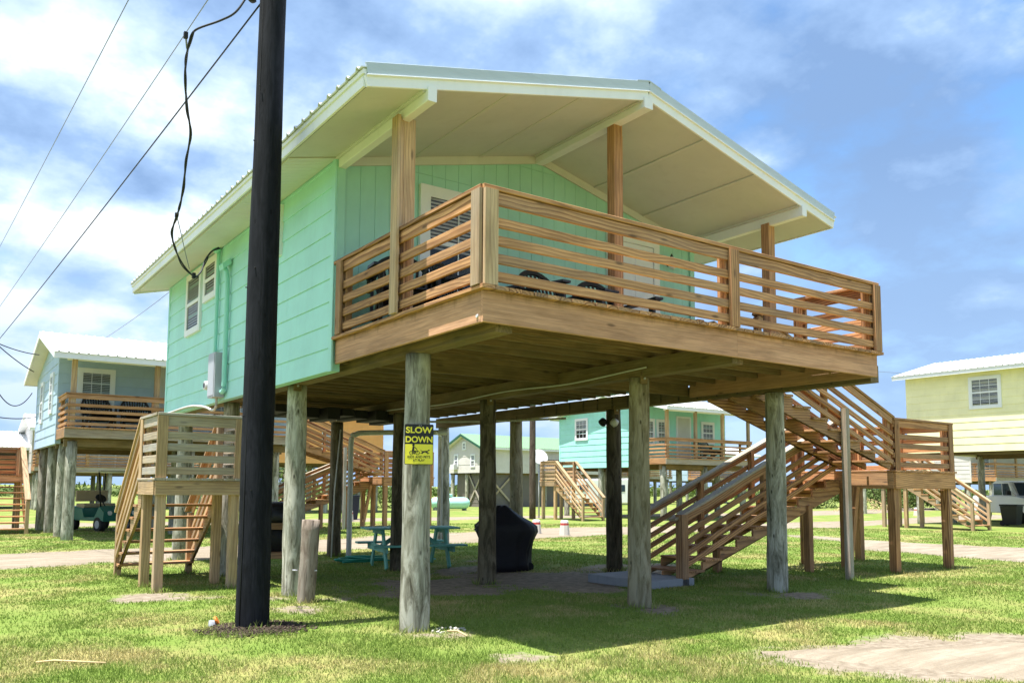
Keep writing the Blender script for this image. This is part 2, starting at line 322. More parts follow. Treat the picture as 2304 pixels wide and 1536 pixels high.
def cr(pts, n=8):                                    # Catmull-Rom through points
    P = [Vector(p) for p in pts]; P = [P[0]*2-P[1]]+P+[P[-1]*2-P[-2]]; out = []
    for i in range(1, len(P)-2):
        for k in range(n):
            t = k/n; a, b, c, d = P[i-1:i+3]
            out.append(.5*((2*b)+(c-a)*t+(2*a-5*b+4*c-d)*t*t+(3*b-a-3*c+d)*t**3))
    return out+[P[-2]]
def log(name, p0, p1, r0, r1, mat, parent, seed=0, n=20, m=14):
    """a round pile with slight irregularity; local z runs up it"""
    rr = random.Random(seed); p0, p1 = Vector(p0), Vector(p1); h = (p1-p0).length; bm = bmesh.new(); rings = []
    ph = [rr.uniform(0, 6.3) for _ in range(6)]; bx, by = rr.uniform(-.012, .012), rr.uniform(-.012, .012)
    for j in range(m+1):
        t = j/m; r = r0+(r1-r0)*t; ring = []
        for k in range(n):
            a = 2*math.pi*k/n; q = r*(1+.03*math.sin(2*a+ph[0]+2*t)+.022*math.sin(3*a+ph[1]-3*t)+.02*math.sin(15*t+ph[2])+.014*math.sin(7*a+ph[3]+9*t)+.012*math.sin(5*a+31*t+ph[4])+.010*(rr.random()-.5))
            ring.append(bm.verts.new((q*math.cos(a)+bx*math.sin(3.1*t), q*math.sin(a)+by*math.sin(3.1*t), h*t)))
        rings.append(ring)
    for a, b in zip(rings, rings[1:]):
        for k in range(n): bm.faces.new((a[k], a[(k+1) % n], b[(k+1) % n], b[k]))
    bm.faces.new(rings[0][::-1]); bm.faces.new(rings[-1])
    d = (p1-p0)/h; F = d.to_track_quat('Z', 'Y').to_matrix().to_4x4(); F.translation = p0
    o = obj(name, bm, mat, parent, F)
    for p in o.data.polygons: p.use_smooth = len(p.vertices) == 4
    return o
def pix(x, y, D):                                    # a point seen at photo pixel (x, y), D metres away on the plan: used only to read places off the photo
    d = fw+r2*((x-1152)/FPX)-u2*((y-768-155.7)/FPX); return CAM+d*(D/math.hypot(d.x, d.y))

# ------------------------------------------------------------------ terrain
def vnoise(x, y, s, seed):
    """value noise on numpy arrays"""
    x = np.asarray(x, float)*s; y = np.asarray(y, float)*s; xi = np.floor(x).astype(np.int64); yi = np.floor(y).astype(np.int64); fx = x-xi; fy = y-yi
    fx = fx*fx*(3-2*fx); fy = fy*fy*(3-2*fy)
    def h(a, b):
        n = (a*374761393+b*668265263+seed*1442695041) & 0x7fffffff; n = ((n ^ (n >> 13))*1274126177) & 0x7fffffff; return ((n ^ (n >> 16)) & 0xffff)/65535.
    return (h(xi, yi)*(1-fx)+h(xi+1, yi)*fx)*(1-fy)+(h(xi, yi+1)*(1-fx)+h(xi+1, yi+1)*fx)*fy
def fbm(x, y, s, seed, o=4):
    return sum(vnoise(x, y, s*2**i, seed+i)*.5**i for i in range(o))/sum(.5**i for i in range(o))
def hz(x, y):
    x = np.asarray(x, float); y = np.asarray(y, float)
    z = -.11*np.exp(-((x-3.4)**2/8+(y-8.2)**2/14)) + .05*(fbm(x, y, .35, 3, 3)-.5)
    return z + .05*np.exp(-((x-9.5)**2/6+(y-.2)**2/1.6))
def H0(x, y): return float(hz(x, y))
ROADS = {  # centre line (x, y, width)
 'dirt_drive': ('bare sandy dirt drive cutting through the near lawn corner', [(2.3, -1.1, .15), (2.8, -1.5, .6), (3.3, -2.0, 1.15), (4.2, -2.75, 1.9), (7, -4.4, 2.6), (12, -6.2, 3.4), (22, -9, 4)]),
 'gravel_lane': ('pale gravel lane running behind the mint house', [(-40, 11.5, 3.2), (-12, 12.6, 3.2), (-2.6, 13.0, 3.3), (1.5, 13.25, 2.7), (4.8, 13.9, 2.9), (9, 15.0, 3.2), (14.5, 15.6, 3.8), (22, 15.0, 3.2), (31, 14.9, 2.6), (46, 17, 3)]),
 'gravel_path': ('pale gravel turnout to the right of the stair landing', [(18.6, 10.2, .5), (18.1, 7.9, 1.3), (17.0, 5.2, 3.4), (16.9, 2.5, 4.2), (18.5, -3, 4.2), (23, -14, 4.5)]),
 'back_lane': ('narrow sandy lane far behind between the rear houses', [(-30, 29, 2.6), (0, 28.2, 2.6), (17, 27.4, 3.0), (26, 26.6, 2.4), (37.5, 24, 3.6), (60, 28, 4)]),
}
def road_dist(x, y):
    """signed distance outside the nearest road edge (numpy)"""
    best = np.full(np.shape(x), 1e9)
    for lab, pts in ROADS.values():
        for (ax, ay, aw), (bx, by, bw) in zip(pts, pts[1:]):
            dx, dy = bx-ax, by-ay; t = np.clip(((x-ax)*dx+(y-ay)*dy)/(dx*dx+dy*dy), 0, 1)
            best = np.minimum(best, np.hypot(x-ax-t*dx, y-ay-t*dy)-(aw+(bw-aw)*t)/2)
    return best
def sandmask(x, y):
    x = np.asarray(x, float); y = np.asarray(y, float); n = fbm(x, y, .9, 21, 4)-.5
    e = 1-np.hypot((x-3.9)/2.9, (y-5.7)/1.9)
    s = np.clip(.40+e*.75+n*2.2, 0, .92)
    s = np.maximum(s, np.clip(.70-road_dist(x, y)*.95+n*1.3, 0, 1))
    for cx, cy, r in ((.78, -.12, .26), (.62, 1.45, .28), (6.3, 1.55, .36), (.1, 5.2, .5), (-1.24, 6.2, .4), (-.6, 4.6, .5), (-.3, 3.9, .4), (3.6, 1.6, .25)):
        s = np.maximum(s, np.clip(.56-np.hypot(x-cx, y-cy)/r*.25+n*2.0, 0, .75))
    return s
def build_ground():
    def axis(a, b, st):
        core = list(np.arange(a, b+1e-6, st)); lo = []; d = st; p = a
        while p > -2500: d *= 1.28; p -= d; lo.append(p)
        hi = []; d = st; p = b
        while p < 2500: d *= 1.28; p += d; hi.append(p)
        return np.array(lo[::-1]+core+hi)
    xs = axis(-9, 22, .16); ys = axis(-7, 24, .16); X, Y = np.meshgrid(xs, ys); Z = hz(X, Y)
    far = np.hypot(X-4, Y-6); Z = np.where(far > 60, Z*0, Z)
    nx, ny = len(xs), len(ys); V = np.stack([X.ravel(), Y.ravel(), Z.ravel()], 1)
    i = np.arange((nx-1)*(ny-1)); r, c = i//(nx-1), i % (nx-1); a = r*nx+c; F = np.stack([a, a+1, a+1+nx, a+nx], 1)
    me = bpy.data.meshes.new('ground'); me.vertices.add(len(V)); me.vertices.foreach_set('co', V.ravel()); me.loops.add(F.size); me.loops.foreach_set('vertex_index', F.ravel().astype(np.int32))
    me.polygons.add(len(F)); me.polygons.foreach_set('loop_start', np.arange(0, F.size, 4, dtype=np.int32)); me.polygons.foreach_set('loop_total', np.full(len(F), 4, np.int32)); me.update(calc_edges=True)
    at = me.attributes.new('sand', 'FLOAT', 'POINT'); at.data.foreach_set('value', sandmask(X, Y).ravel().astype(np.float32)); me.materials.append(M['lawn_soil'])
    me.polygons.foreach_set('use_smooth', np.ones(len(F), bool))
    tag(link(bpy.data.objects.new('ground', me)), 'mown lawn with dry straw patches and bare sand', None, None, 'structure')
    for name, (lab, pts) in ROADS.items():
        P = cr([(x, y, wd) for x, y, wd in pts], 28); bm = bmesh.new(); prev = None
        for k, p in enumerate(P):
            q0, q1 = P[max(k-1, 0)], P[min(k+1, len(P)-1)]; d = Vector((q1.x-q0.x, q1.y-q0.y)).normalized(); nrm = Vector((-d.y, d.x)); row = []
            for j in range(9):
                t = (j-4)/4; sd2 = 40 if t > 0 else -40; wob = (float(fbm(p.x, p.y+sd2, 1.3, 5, 4))-.5)*.9 + (float(fbm(p.x, p.y+sd2, 6., 8, 2))-.5)*.22
                hw = max(.05, p.z/2-.05+wob*min(1, p.z)); x = p.x+nrm.x*t*hw; y = p.y+nrm.y*t*hw; row.append(bm.verts.new((x, y, H0(x, y)+(.020 if abs(t) < .6 else .009 if abs(t) < .9 else -.006))))
            if prev:
                for j in range(8): bm.faces.new((prev[j], prev[j+1], row[j+1], row[j]))
            prev = row
        tag(obj(name, bm, 'dirt', smooth=True), lab, None, None, 'structure')
build_ground()
def build_grass():
    n = 900000; lo, hi = math.log(3.2), math.log(34)
    d = np.exp(rng.uniform(lo, hi, n)); a = YAW+rng.uniform(-.86, .80, n)
    x = CAM.x+np.sin(a)*d; y = CAM.y+np.cos(a)*d
    sm = sandmask(x, y); keep = (rng.random(n) > np.clip((sm-.30)*2.6, 0, 1.0)) & (road_dist(x, y) > -.12-.12*rng.random(n)) & (np.hypot(x+1.04, y-2.72) > .30)
    bare = fbm(x, y, 1.6, 77, 3); keep &= rng.random(n) < np.clip((bare-.22)*3.2, .25, 1)
    x, y, d = x[keep], y[keep], d[keep]; lush = fbm(x, y, .8, 91, 3)
    # unmown tufts round the feet of piles and posts
    feet = [(a, b, .155) for a in (.33, 3.55, 6.28) for b in (1.74, 5.25, 8.3, 11.3)]+[(.2, 4.44, .12), (-1.17, 6.42, .08), (-.15, 6.42, .08), (-1.17, 7.27, .08), (-.15, 7.27, .08), (9.97, 2.11, .08), (11.75, 2.11, .08), (9.97, 3.05, .08), (9.97, 3.91, .08), (11.75, 3.91, .08), (8.35, 1.94, .06), (8., 3.08, .07), (7.55, 3.98, .07), (-1.04, 2.72, .20), (-1.22, 8.95, .06), (-.1, 8.95, .06)]
    ex, ey = [], []
    for a, b, r in feet:
        k = int(420*(r+.1)); th_ = rng.uniform(0, 2*np.pi, k); q = r+.012+np.abs(rng.normal(0, .05, k)); ex.append(a+q*np.cos(th_)); ey.append(b+q*np.sin(th_))
    ex, ey = np.concatenate(ex), np.concatenate(ey); kk = sandmask(ex, ey) < .9; ex, ey = ex[kk], ey[kk]
    x, y = np.concatenate([x, ex]), np.concatenate([y, ey]); d = np.concatenate([d, np.hypot(ex-CAM.x, ey-CAM.y)]); lush = np.concatenate([lush, 1.6+1.5*rng.random(len(ex))]); n = len(x); z = hz(x, y)
    h = (.016+.022*rng.random(n))*(.55+.9*lush)*(1+.006*d); wd = (.0016+.00045*d)*(.7+.6*rng.random(n)); th = rng.uniform(0, 2*np.pi, n); ln = rng.uniform(.15, 1.0, n)*h; la = rng.uniform(0, 2*np.pi, n)
    V = np.zeros((n, 3, 3)); V[:, 0] = np.stack([x-np.cos(th)*wd, y-np.sin(th)*wd, z-.004], 1); V[:, 1] = np.stack([x+np.cos(th)*wd, y+np.sin(th)*wd, z-.004], 1); V[:, 2] = np.stack([x+np.cos(la)*ln, y+np.sin(la)*ln, z+h], 1)
    me = bpy.data.meshes.new('grass'); me.vertices.add(n*3); me.vertices.foreach_set('co', V.ravel()); me.loops.add(n*3); me.loops.foreach_set('vertex_index', np.arange(n*3, dtype=np.int32))
    me.polygons.add(n); me.polygons.foreach_set('loop_start', np.arange(0, n*3, 3, dtype=np.int32)); me.polygons.foreach_set('loop_total', np.full(n, 3, np.int32)); me.update(calc_edges=True)
    at = me.attributes.new('tone', 'FLOAT', 'POINT'); at.data.foreach_set('value', np.repeat(rng.random(n), 3).astype(np.float32)); me.materials.append(M['grass_blade'])
    tag(link(bpy.data.objects.new('grass', me)), 'short mown green and straw coloured lawn grass', 'grass', None, 'stuff')
build_grass()

# ------------------------------------------------------------------ carpentry
def rail_run(parent, p0, p1, posts, out, mat='pine', cap_mat=None, n=5, post_w=.09, trim=True, name='railing', h=.914, cap_w=.15, slat_h=.089, post_drop=0, ext=(0, 0), post_mat=None, bot=.05):
    """a run of horizontal (or sloped) slats from p0 to p1 (points on the walking surface under the outer slat face); out = outward horizontal unit vector; posts = fractions"""
    p0, p1, out = Vector(p0), Vector(p1), Vector(out); d = (p1-p0); dn = d.normalized(); upv = Vector((0, 0, 1)); L = d.length
    cap_mat = cap_mat or mat; post_mat = post_mat or mat
    c0 = p0+upv*(h-.02)-out*(cap_w/2-.022)-dn*ext[0]; c1 = p1+upv*(h-.02)-out*(cap_w/2-.022)+dn*ext[1]
    root = board(name, c0, c1, .038, cap_w, cap_mat, parent)
    pitch = (h-.04-bot)/n; hd = Vector((dn.x, dn.y, 0)).normalized(); cosl = Vector((dn.x, dn.y, 0)).length
    for i in range(n):
        top = i == n-1; hh = slat_h+.03 if top else slat_h; z = (h-.045-hh/2) if top else bot+slat_h/2+i*pitch
        j = random.uniform(-.003, .003); o_ = -out*.019
        board('slat', p0+upv*(z+j)+o_, p1+upv*(z+random.uniform(-.003, .003))+o_, hh*(1 if cosl > .98 else .95), .036, mat, root)
    for t in posts:
        b = p0.lerp(p1, t); hp = h-.042
        board('post', b-out*(.04+post_w/2)-upv*post_drop, b-out*(.04+post_w/2)+upv*hp, post_w, post_w, post_mat, root, upv=hd)
        if trim: board('post_trim', b+out*.0095-upv*.0, b+out*.0095+upv*hp, .145, .019, post_mat, root, upv=hd)
    return root
def stringer(name, P, parent, u0, z0, n, rise, run, sgn, v, mat='pine', t=.042, deep=.16):
    """saw-tooth stringer; top of first tread at (u0, z0-rise), going down along sgn*x"""
    pts = []
    for i in range(n):
        pts += [(u0+sgn*run*i, z0-rise*(i+1)-.04), (u0+sgn*run*(i+1), z0-rise*(i+1)-.04)]
    e = pts[-1]; pts += [(e[0], e[1]-deep*.7), (u0+sgn*run*.0, z0-rise-deep*1.55)]
    bm = bmesh.new(); b_prism(bm, [(a, v-t/2, b) for a, b in pts], (0, t, 0)); return obj(name, bm, mat, parent)

H, U, D, LW = 3.242, 6.2, 3.264, 8.31          # deck level, deck width, deck depth, house length
def switchback(label, cat='staircase', group=None, mat='pine', slab=True, far=False):
    """stairs at the right end of a deck: flight down +x to a landing, flight back -x to the ground"""
    st = thing('switchback_staircase', label, cat, (U+2, 3, 0), group)
    zl, uL, uR, va, vb = 1.80, 9.86, 11.86, 2.0, 4.02
    rise = .16; run = .405
    for k, v in enumerate((va+.05, va+.5, va+.95)): stringer('stringer', None, st, U+.02, H, 8, rise, run+.04, 1, v, mat)
    for i in range(8):
        z = H-rise*(i+1); x = U+.02+(run+.04)*(i+.5)
        for dx in (-.10, .10): board('tread', (x+dx-.02, va-.02, z-.02), (x+dx-.02, va+1.02, z-.02), .036, .19, mat, st)
    # landing
    for a, b in (((uL, va, zl-.18), (uR, va, zl-.18)), ((uL, vb, zl-.18), (uR, vb, zl-.18))): board('rim_board', a, b, .286, .04, mat, st)
    for x in (uL, uR): board('rim_board', (x, va+.024, zl-.18), (x, vb-.024, zl-.18), .284, .04, mat, st)
    nb = 14
    for i in range(nb):
        x = uL-.03+(uR-uL+.06)*(i+.5)/nb; board('deck_board', (x, va-.045, zl-.018), (x, vb+.045, zl-.018), .034, .137, mat, st)
    for x, y in ((uL+.11, va+.11), (uR-.11, va+.11), (uL+.11, va+1.05), (uL+.11, vb-.11), (uR-.11, vb-.11)):
        board('support_post', (x, y, -.3), (x, y, zl-.04), .14, .14, mat, st, upv=(1, 0, 0))
    board('support_post', (8.35, va-.06, -.3), (8.35, va-.06, 2.78), .10, .10, 'pine_grey', st, upv=(1, 0, 0))
    board('brace', (uL-.55, va+.62, -.3), (uL-.2, va+.62, zl-.3), .10, .09, mat, st, upv=(0, 1, 0))
    # lower flight
    n = 10; xs = uL; rl = .41
    for v in (vb-.93, vb-.48, vb-.05): stringer('stringer', None, st, xs, zl, n, .16, rl, -1, v, mat)
    for i in range(n):
        z = zl-.16*(i+1); x = xs-rl*(i+.5)
        for dx in (-.10, .10): board('tread', (x+dx+.02, vb-.98, z-.02), (x+dx+.02, vb, z-.02), .036, .19, mat, st)
    xe = xs-rl*n
    # railings: upper flight both sides, landing three sides, lower flight both sides
    rail_run(st, (U+.1, va, H-.02), (uL-.02, va, zl+.04), [.02, .48, .985], (0, -1, 0), mat, slat_h=.085, trim=False, ext=(0, .05))
    rail_run(st, (U+.1, va+1.0, H-.02), (uL-.02, va+1.0, zl+.04), [.02, .48, .985], (0, 1, 0), mat, slat_h=.085, trim=False)
    rail_run(st, (uL, va, zl), (uR, va, zl), [.05, .96], (0, -1, 0), mat)
    rail_run(st, (uR, va+.05, zl), (uR, vb-.05, zl), [.04, .5, .96], (1, 0, 0), mat)
    rail_run(st, (uR-.05, vb, zl), (uL, vb, zl), [.05, .96], (0, 1, 0), mat)
    rail_run(st, (xs-.06, vb-.98, zl+.02), (xe-.05, vb-.98, .16), [.02, .5], (0, -1, 0), mat, slat_h=.085, trim=False, ext=(0, .2), cap_mat='pine_grey')
    rail_run(st, (xs-.06, vb, zl+.02), (xe-.05, vb, .16), [.02, .33, .66], (0, 1, 0), mat, slat_h=.085, trim=False, ext=(0, .2), cap_mat='pine_grey')
    for y in (vb-.98-.02, vb+.02): board('newel_post', (xe-.10, y, -.2), (xe-.10, y, 1.06), .14, .14, mat, st, upv=(1, 0, 0))
    for x, y in ((8.0, vb-.94), (7.55, vb-.04), (8.9, vb-.94)): board('support_post', (x, y, -.3), (x, y, zl-(xs-x)/rl*.16-.25), .12, .12, mat, st, upv=(1, 0, 0))
    return st

def window(parent, o, ex, en, wd, ht, rows=(1, 1), cols=1, trim=.1, blinds=True, grid_rows=2, trim_mat='white_trim', far=False):
    """window centred at o on a wall: ex = unit along wall, en = outward normal"""
    o, ex, en = Vector(o), Vector(ex), Vector(en); z = Vector((0, 0, 1))
    bm = bmesh.new(); P = lambda a, b, n: o+ex*a+z*b+en*n
    def bar(a0, a1, b0, b1, n0, n1): b_prism(bm, [P(a0, b0, n0), P(a1, b0, n0), P(a1, b1, n0), P(a0, b1, n0)], en*(n1-n0))
    W, T = wd/2, ht/2
    bar(-W, -W+trim, -T, T, -.01, .045); bar(W-trim, W, -T, T, -.01, .045); bar(-W+trim, W-trim, T-trim, T, -.01, .043); bar(-W+trim, W-trim, -T, -T+trim, -.01, .05)
    root = obj('window', bm, trim_mat, parent)
    a, b = W-trim, T-trim
    bm = bmesh.new(); b_prism(bm, [P(-a, -b, -.005), P(a, -b, -.005), P(a, b, -.005), P(-a, b, -.005)], en*.009); obj('room_shadow', bm, 'dark_room', root)
    if blinds:
        bm = bmesh.new(); ns = int(2*b/.05); hb = b if blinds is True else blinds
        for i in range(ns):
            zz = b-.03-i*.05
            if zz < b-2*b*(1 if blinds is True else blinds): break
            b_prism(bm, [P(-a+.02, zz, .008), P(a-.02, zz, .008), P(a-.02, zz-.03, .018), P(-a+.02, zz-.03, .018)], en*.002)
        obj('blinds', bm, 'blind', root)
    for s in (0, 1):                                 # two panes
        z0, z1 = (-b, 0) if s == 0 else (0, b)
        bm = bmesh.new(); n0 = .026 if s == 0 else .034; b_prism(bm, [P(-a, z0, n0), P(a, z0, n0), P(a, z1, n0), P(-a, z1, n0)], en*.003); obj('pane', bm, 'glass', root)
        bm = bmesh.new(); f = .03
        for q in ((-a, -a+f, z0, z1), (a-f, a, z0, z1), (-a+f, a-f, z0, z0+f), (-a+f, a-f, z1-f, z1)): bar(*q, .022, .042)
        obj('sash', bm, trim_mat, root)
        if cols > 1:
            bm = bmesh.new()
            for i in range(1, cols): x = -a+2*a*i/cols; bar(x-.008, x+.008, z0+f, z1-f, .030, .040)
            for j in range(1, grid_rows): zz = z0+(z1-z0)*j/grid_rows; bar(-a+f, a-f, zz-.008, zz+.008, .031, .041)
            obj('muntin', bm, trim_mat, root)
    return root

def lap_wall(parent, a, b, z0, z1, out, mat, pitch=.285, name='wall', holes=None, top_mat=None):
    """lap-sided wall from plan point a to b; boards are children of the wall sheet"""
    a, b, out = Vector((*a, 0)), Vector((*b, 0)), Vector(out)
    bm = bmesh.new(); b_prism(bm, [a+Vector((0, 0, z0))-out*.12, b+Vector((0, 0, z0))-out*.12, b+Vector((0, 0, z0))-out*.004, a+Vector((0, 0, z0))-out*.004], (0, 0, z1-z0)); root = obj(name, bm, mat, parent)
    z = z0; d = (b-a).normalized()
    while z < z1-.03:
        h = min(pitch, z1-z); tilt = Vector((0, 0, 1))-out*(.014/pitch)
        Lw = (b-a).length; cuts = [0.]; c_ = random.uniform(.9, 3.66)
        while c_ < Lw-.5: cuts.append(c_); c_ += 3.66
        cuts.append(Lw)
        for q0, q1 in zip(cuts, cuts[1:]):
            g0 = .0015 if q0 else 0; g1 = .0015 if q1 < Lw else 0; jz = random.uniform(-.002, .002)
            board('siding_board', a+d*(q0+g0)+Vector((0, 0, z+h/2+jz))+out*.004, a+d*(q1-g1)+Vector((0, 0, z+h/2+jz))+out*.004, h+.012, .014, mat, root, upv=tilt, ch=.003)
        z += pitch
    return root
def roof_sheet(bm, e0, e1, r0, r1, th=.012, pitch=.23, rib=.028):
    """ribbed metal sheet: eave edge e0-e1, ridge edge r0-r1"""
    e0, e1, r0, r1 = map(Vector, (e0, e1, r0, r1)); L = (e1-e0).length; n = max(2, int(L/pitch)); nrm = (e1-e0).cross(r0-e0).normalized()
    if nrm.z < 0: nrm = -nrm
    prof = []
    for i in range(n):
        for f, hgt in ((0, 0), (.30, 0), (.38, rib), (.50, rib), (.58, 0)): prof.append(((i+f)/n, hgt))
    prof.append((1, 0)); A, B, A2, B2 = [], [], [], []
    for t, hgt in prof:
        e, r = e0.lerp(e1, t), r0.lerp(r1, t)
        A.append(bm.verts.new(e+nrm*hgt)); B.append(bm.verts.new(r+nrm*hgt)); A2.append(bm.verts.new(e+nrm*(hgt-th))); B2.append(bm.verts.new(r+nrm*(hgt-th)))
    for i in range(len(prof)-1):
        bm.faces.new((A[i], A[i+1], B[i+1], B[i])); bm.faces.new((A2[i+1], A2[i], B2[i], B2[i+1])); bm.faces.new((A[i+1], A[i], A2[i], A2[i+1])); bm.faces.new((B[i], B[i+1], B2[i+1], B2[i]))
    for i in (0, -1): bm.faces.new((A[i], B[i], B2[i], A2[i]))

# ------------------------------------------------------------------ main house
def main_house():
    ho = thing('stilt_house', 'mint green stilt house with white gabled roof and raised wooden porch', 'house', (3.1, 6, 0))
    vB = D+LW
    PU = (.33, 3.55, 6.28); PV = (1.74, 5.25, 8.3, 11.3); zb = H-.372
    for i, x in enumerate(PU):
        for j, y in enumerate(PV):
            lx, ly = random.uniform(-.02, .02), random.uniform(-.02, .02)
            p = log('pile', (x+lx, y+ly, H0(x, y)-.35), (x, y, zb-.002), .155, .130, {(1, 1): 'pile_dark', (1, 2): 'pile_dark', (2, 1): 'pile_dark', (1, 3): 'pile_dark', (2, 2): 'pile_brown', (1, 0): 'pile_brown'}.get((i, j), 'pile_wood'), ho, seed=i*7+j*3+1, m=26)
            if (i, j) == (0, 0): p['label'] = 'front corner pile carrying the yellow warning sign'
    for x in PU:
        for s in (-1, 1): board('girder', (x+s*.047, .14, (zb+H-.145)/2), (x+s*.047, vB-.06, (zb+H-.145)/2), H-.145-zb, .09, 'treated', ho)
    k = 0; y = .30
    while y < vB-.05:
        if abs(y-D) > .06: board('joist', (.075, y, H-.092), (6.12, y, H-.092), .11, .038, 'treated', ho)
        y += .405
    for k in range(17): y = .72+.405*k; board('joist_strap', (PU[2]-.097, y, zb+.02), (PU[2]-.097, y, H-.15), .03, .008, 'pile_dark', ho, upv=(0, 1, 0))
    # galvanised brackets where piles meet girders
    for x, y in ((PU[0], PV[1]), (PU[1], PV[1]), (PU[1], PV[0]), (PU[2], PV[2]), (PU[2], PV[1])):
        bm = bmesh.new(); b_box(bm, (x-.11, y-.155, zb-.09), (x+.0, y-.135, zb+.06)); o = obj('bracket', bm, 'treated', ho)
        cyl('bolt', (x-.055, y-.172, zb-.02), (x-.055, y-.15, zb-.02), .015, .015, 'grey_metal', o, 8)
    # rim boards
    zr = H-.036-.143; dk = board('deck_rim', (.03, .049, zr), (3.42, .049, zr), .286, .038, 'pine_rim', ho, ch=.005)
    board('rim_board', (3.424, .051, zr), (6.17, .051, zr), .286, .038, 'pine_rim', dk, ch=.005)
    board('rim_board', (.049, .070, zr), (.049, D, zr), .284, .038, 'pine_rim', dk, ch=.005); board('rim_board', (6.151, .072, zr), (6.151, D, zr), .284, .038, 'pine_rim', dk, ch=.005)
    nb = 43; pw = (U+.06)/nb
    for i in range(nb):
        x = -.03+pw*(i+.5); board('deck_board', (x, -.035+random.uniform(-.012, .006), H-.018), (x, D-.01, H-.018), .036, pw-.009, 'pine', dk)
    cyl('bolt_head', (.075, .12, H-.26), (.020, .12, H-.26), .018, .016, 'chrome', ho, 8)
    # railings
    f = rail_run(ho, (.02, .0, H), (6.18, .0, H), [], (0, -1, 0), 'pine', ext=(.02, .0))
    g = rail_run(ho, (.0, .06, H), (.0, D-.1, H), [], (-1, 0, 0), 'pine', ext=(.05, .08))
    rr = rail_run(ho, (6.19, .04, H), (6.19, 1.25, H), [], (1, 0, 0), 'pine')
    rail_run(ho, (6.19, 3.0, H), (6.19, D-.02, H), [.5], (1, 0, 0), 'pine')
    zt = H+.872
    for par, x0, x1 in ((f, .0, .145), (f, 3.25, 3.395), (f, 6.05, 6.19)):
        board('post_trim', ((x0+x1)/2, -.021, H+.004), ((x0+x1)/2, -.021, zt), x1-x0, .038, 'pine_pale' if x0 == 0 else 'pine', par, upv=(1, 0, 0))
        board('post', ((x0+x1)/2+(-.0 if x0 else 0), .105, H), ((x0+x1)/2, .105, zt), .13, .13, 'pine', par, upv=(1, 0, 0))
    for y0, y1, m_ in ((.0, .14, 'pine_pale'), (1.55, 1.69, 'pine_pale'), (3.0, 3.13, 'pine')):
        board('post_trim', (-.041 if 1 < y0 < 2 else -.021, (y0+y1)/2, H+.004), (-.041 if 1 < y0 < 2 else -.021, (y0+y1)/2, 5.36 if 1 < y0 < 2 else zt), y1-y0, .038, m_, g, upv=(0, 1, 0))
        if y0 > .5: board('post', (.085, (y0+y1)/2+(.0 if y0 < 2 else .0), H), (.085, (y0+y1)/2, zt), .09, .09, 'pine', g, upv=(0, 1, 0))
    for y in (.1, 1.18): board('post', (6.12, y, H), (6.12, y, zt), .09, .1, 'pine', rr, upv=(0, 1, 0))
    board('post_trim', (6.212, 1.18, H), (6.212, 1.18, zt), .145, .038, 'pine', rr, upv=(0, 1, 0))
    # porch posts
    for x, zt_, m_ in ((.115, 5.37, 'pine_pale'), (3.10, 6.09, 'pine'), (6.14, 5.37, 'pine')):
        board('porch_post', (x, 1.68, H), (x, 1.68, zt_), .14, .14, m_, ho, upv=(1, 0, 0)); 
        if x < 1: board('porch_post_plank', (.008, 1.66, zt+.05), (.008, 1.66, zt_-.01), .13, .062, m_, ho, upv=(0, 1, 0))
        if x > 1: board('porch_post_plank', (x+.09, 1.70, H), (x+.09, 1.70, zt_-.12), .11, .038, m_, ho, upv=(0, 1, 0))
    # walls
    zw0 = H-.40
    sw = lap_wall(ho, (0, vB), (0, D+.06), zw0, 5.47, (-1, 0, 0), 'mint', name='side_wall')
    board('corner_board', (-.012, D+.035, zw0-.012), (-.012, D+.035, 5.455), .10, .026, 'mint', sw, upv=(0, 1, 0))
    board('corner_board', (.055, D-.012, H+.002), (.055, D-.012, 5.44), .11, .022, 'mint_shaded', sw, upv=(1, 0, 0))
    board('corner_board', (-.012, vB-.03, zw0-.012), (-.012, vB-.03, 5.455), .10, .026, 'mint', sw, upv=(0, 1, 0))
    lap_wall(ho, (6.25, D+.06), (6.25, vB), H-.1, 5.47, (1, 0, 0), 'mint', name='side_wall'); lap_wall(ho, (6.25, vB), (0, vB), H-.1, 5.45, (0, 1, 0), 'mint', name='back_wall')
    s = .242; zu = lambda x: 5.30+s*(x+.66) if x < 3.1 else 5.30+s*(6.86-x)
    bm = bmesh.new(); b_prism(bm, [(.115, D+.02, H-.03), (6.25, D+.02, H-.03), (6.25, D+.02, zu(6.25)-.01), (3.1, D+.02, zu(3.1)-.01), (.115, D+.02, zu(.115)-.01)], (0, .1, 0)); fwall = obj('front_wall', bm, 'mint_shaded', ho)
    x = .115; i = 0
    while x < 6.24:                                   # grooved vertical panels
        x1 = min(x+.203, 6.25); bm = bmesh.new(); e = .0025
        for z0, z1a, z1b in ((H+.002, 5.52, 5.52), (5.528, min(5.985, zu(x)-.1), min(5.985, zu(x1)-.1)), (5.993, zu(x)-.1, zu(x1)-.1)):
            if z0 > 5 and (z1a < z0+.02 or z1b < z0+.02): continue
            if z0 < 5: z1a, z1b = min(5.52, zu(x)-.1), min(5.52, zu(x1)-.1)
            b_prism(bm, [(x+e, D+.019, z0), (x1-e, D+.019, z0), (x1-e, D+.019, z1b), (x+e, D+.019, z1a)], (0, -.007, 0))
        obj('wall_panel', bm, 'mint_shaded', fwall); x = x1
    board('corner_board', (6.22, D-.006, H+.002), (6.22, D-.006, 5.38), .1, .026, 'mint_shaded', fwall, upv=(1, 0, 0))
    for xa, xb in ((.1, 3.1), (3.1, 6.25)):
        board('gable_trim', (xa, D-.004, zu(xa)-.055), (xb, D-.004, zu(xb)-.055), .11, .026, 'cream', fwall)
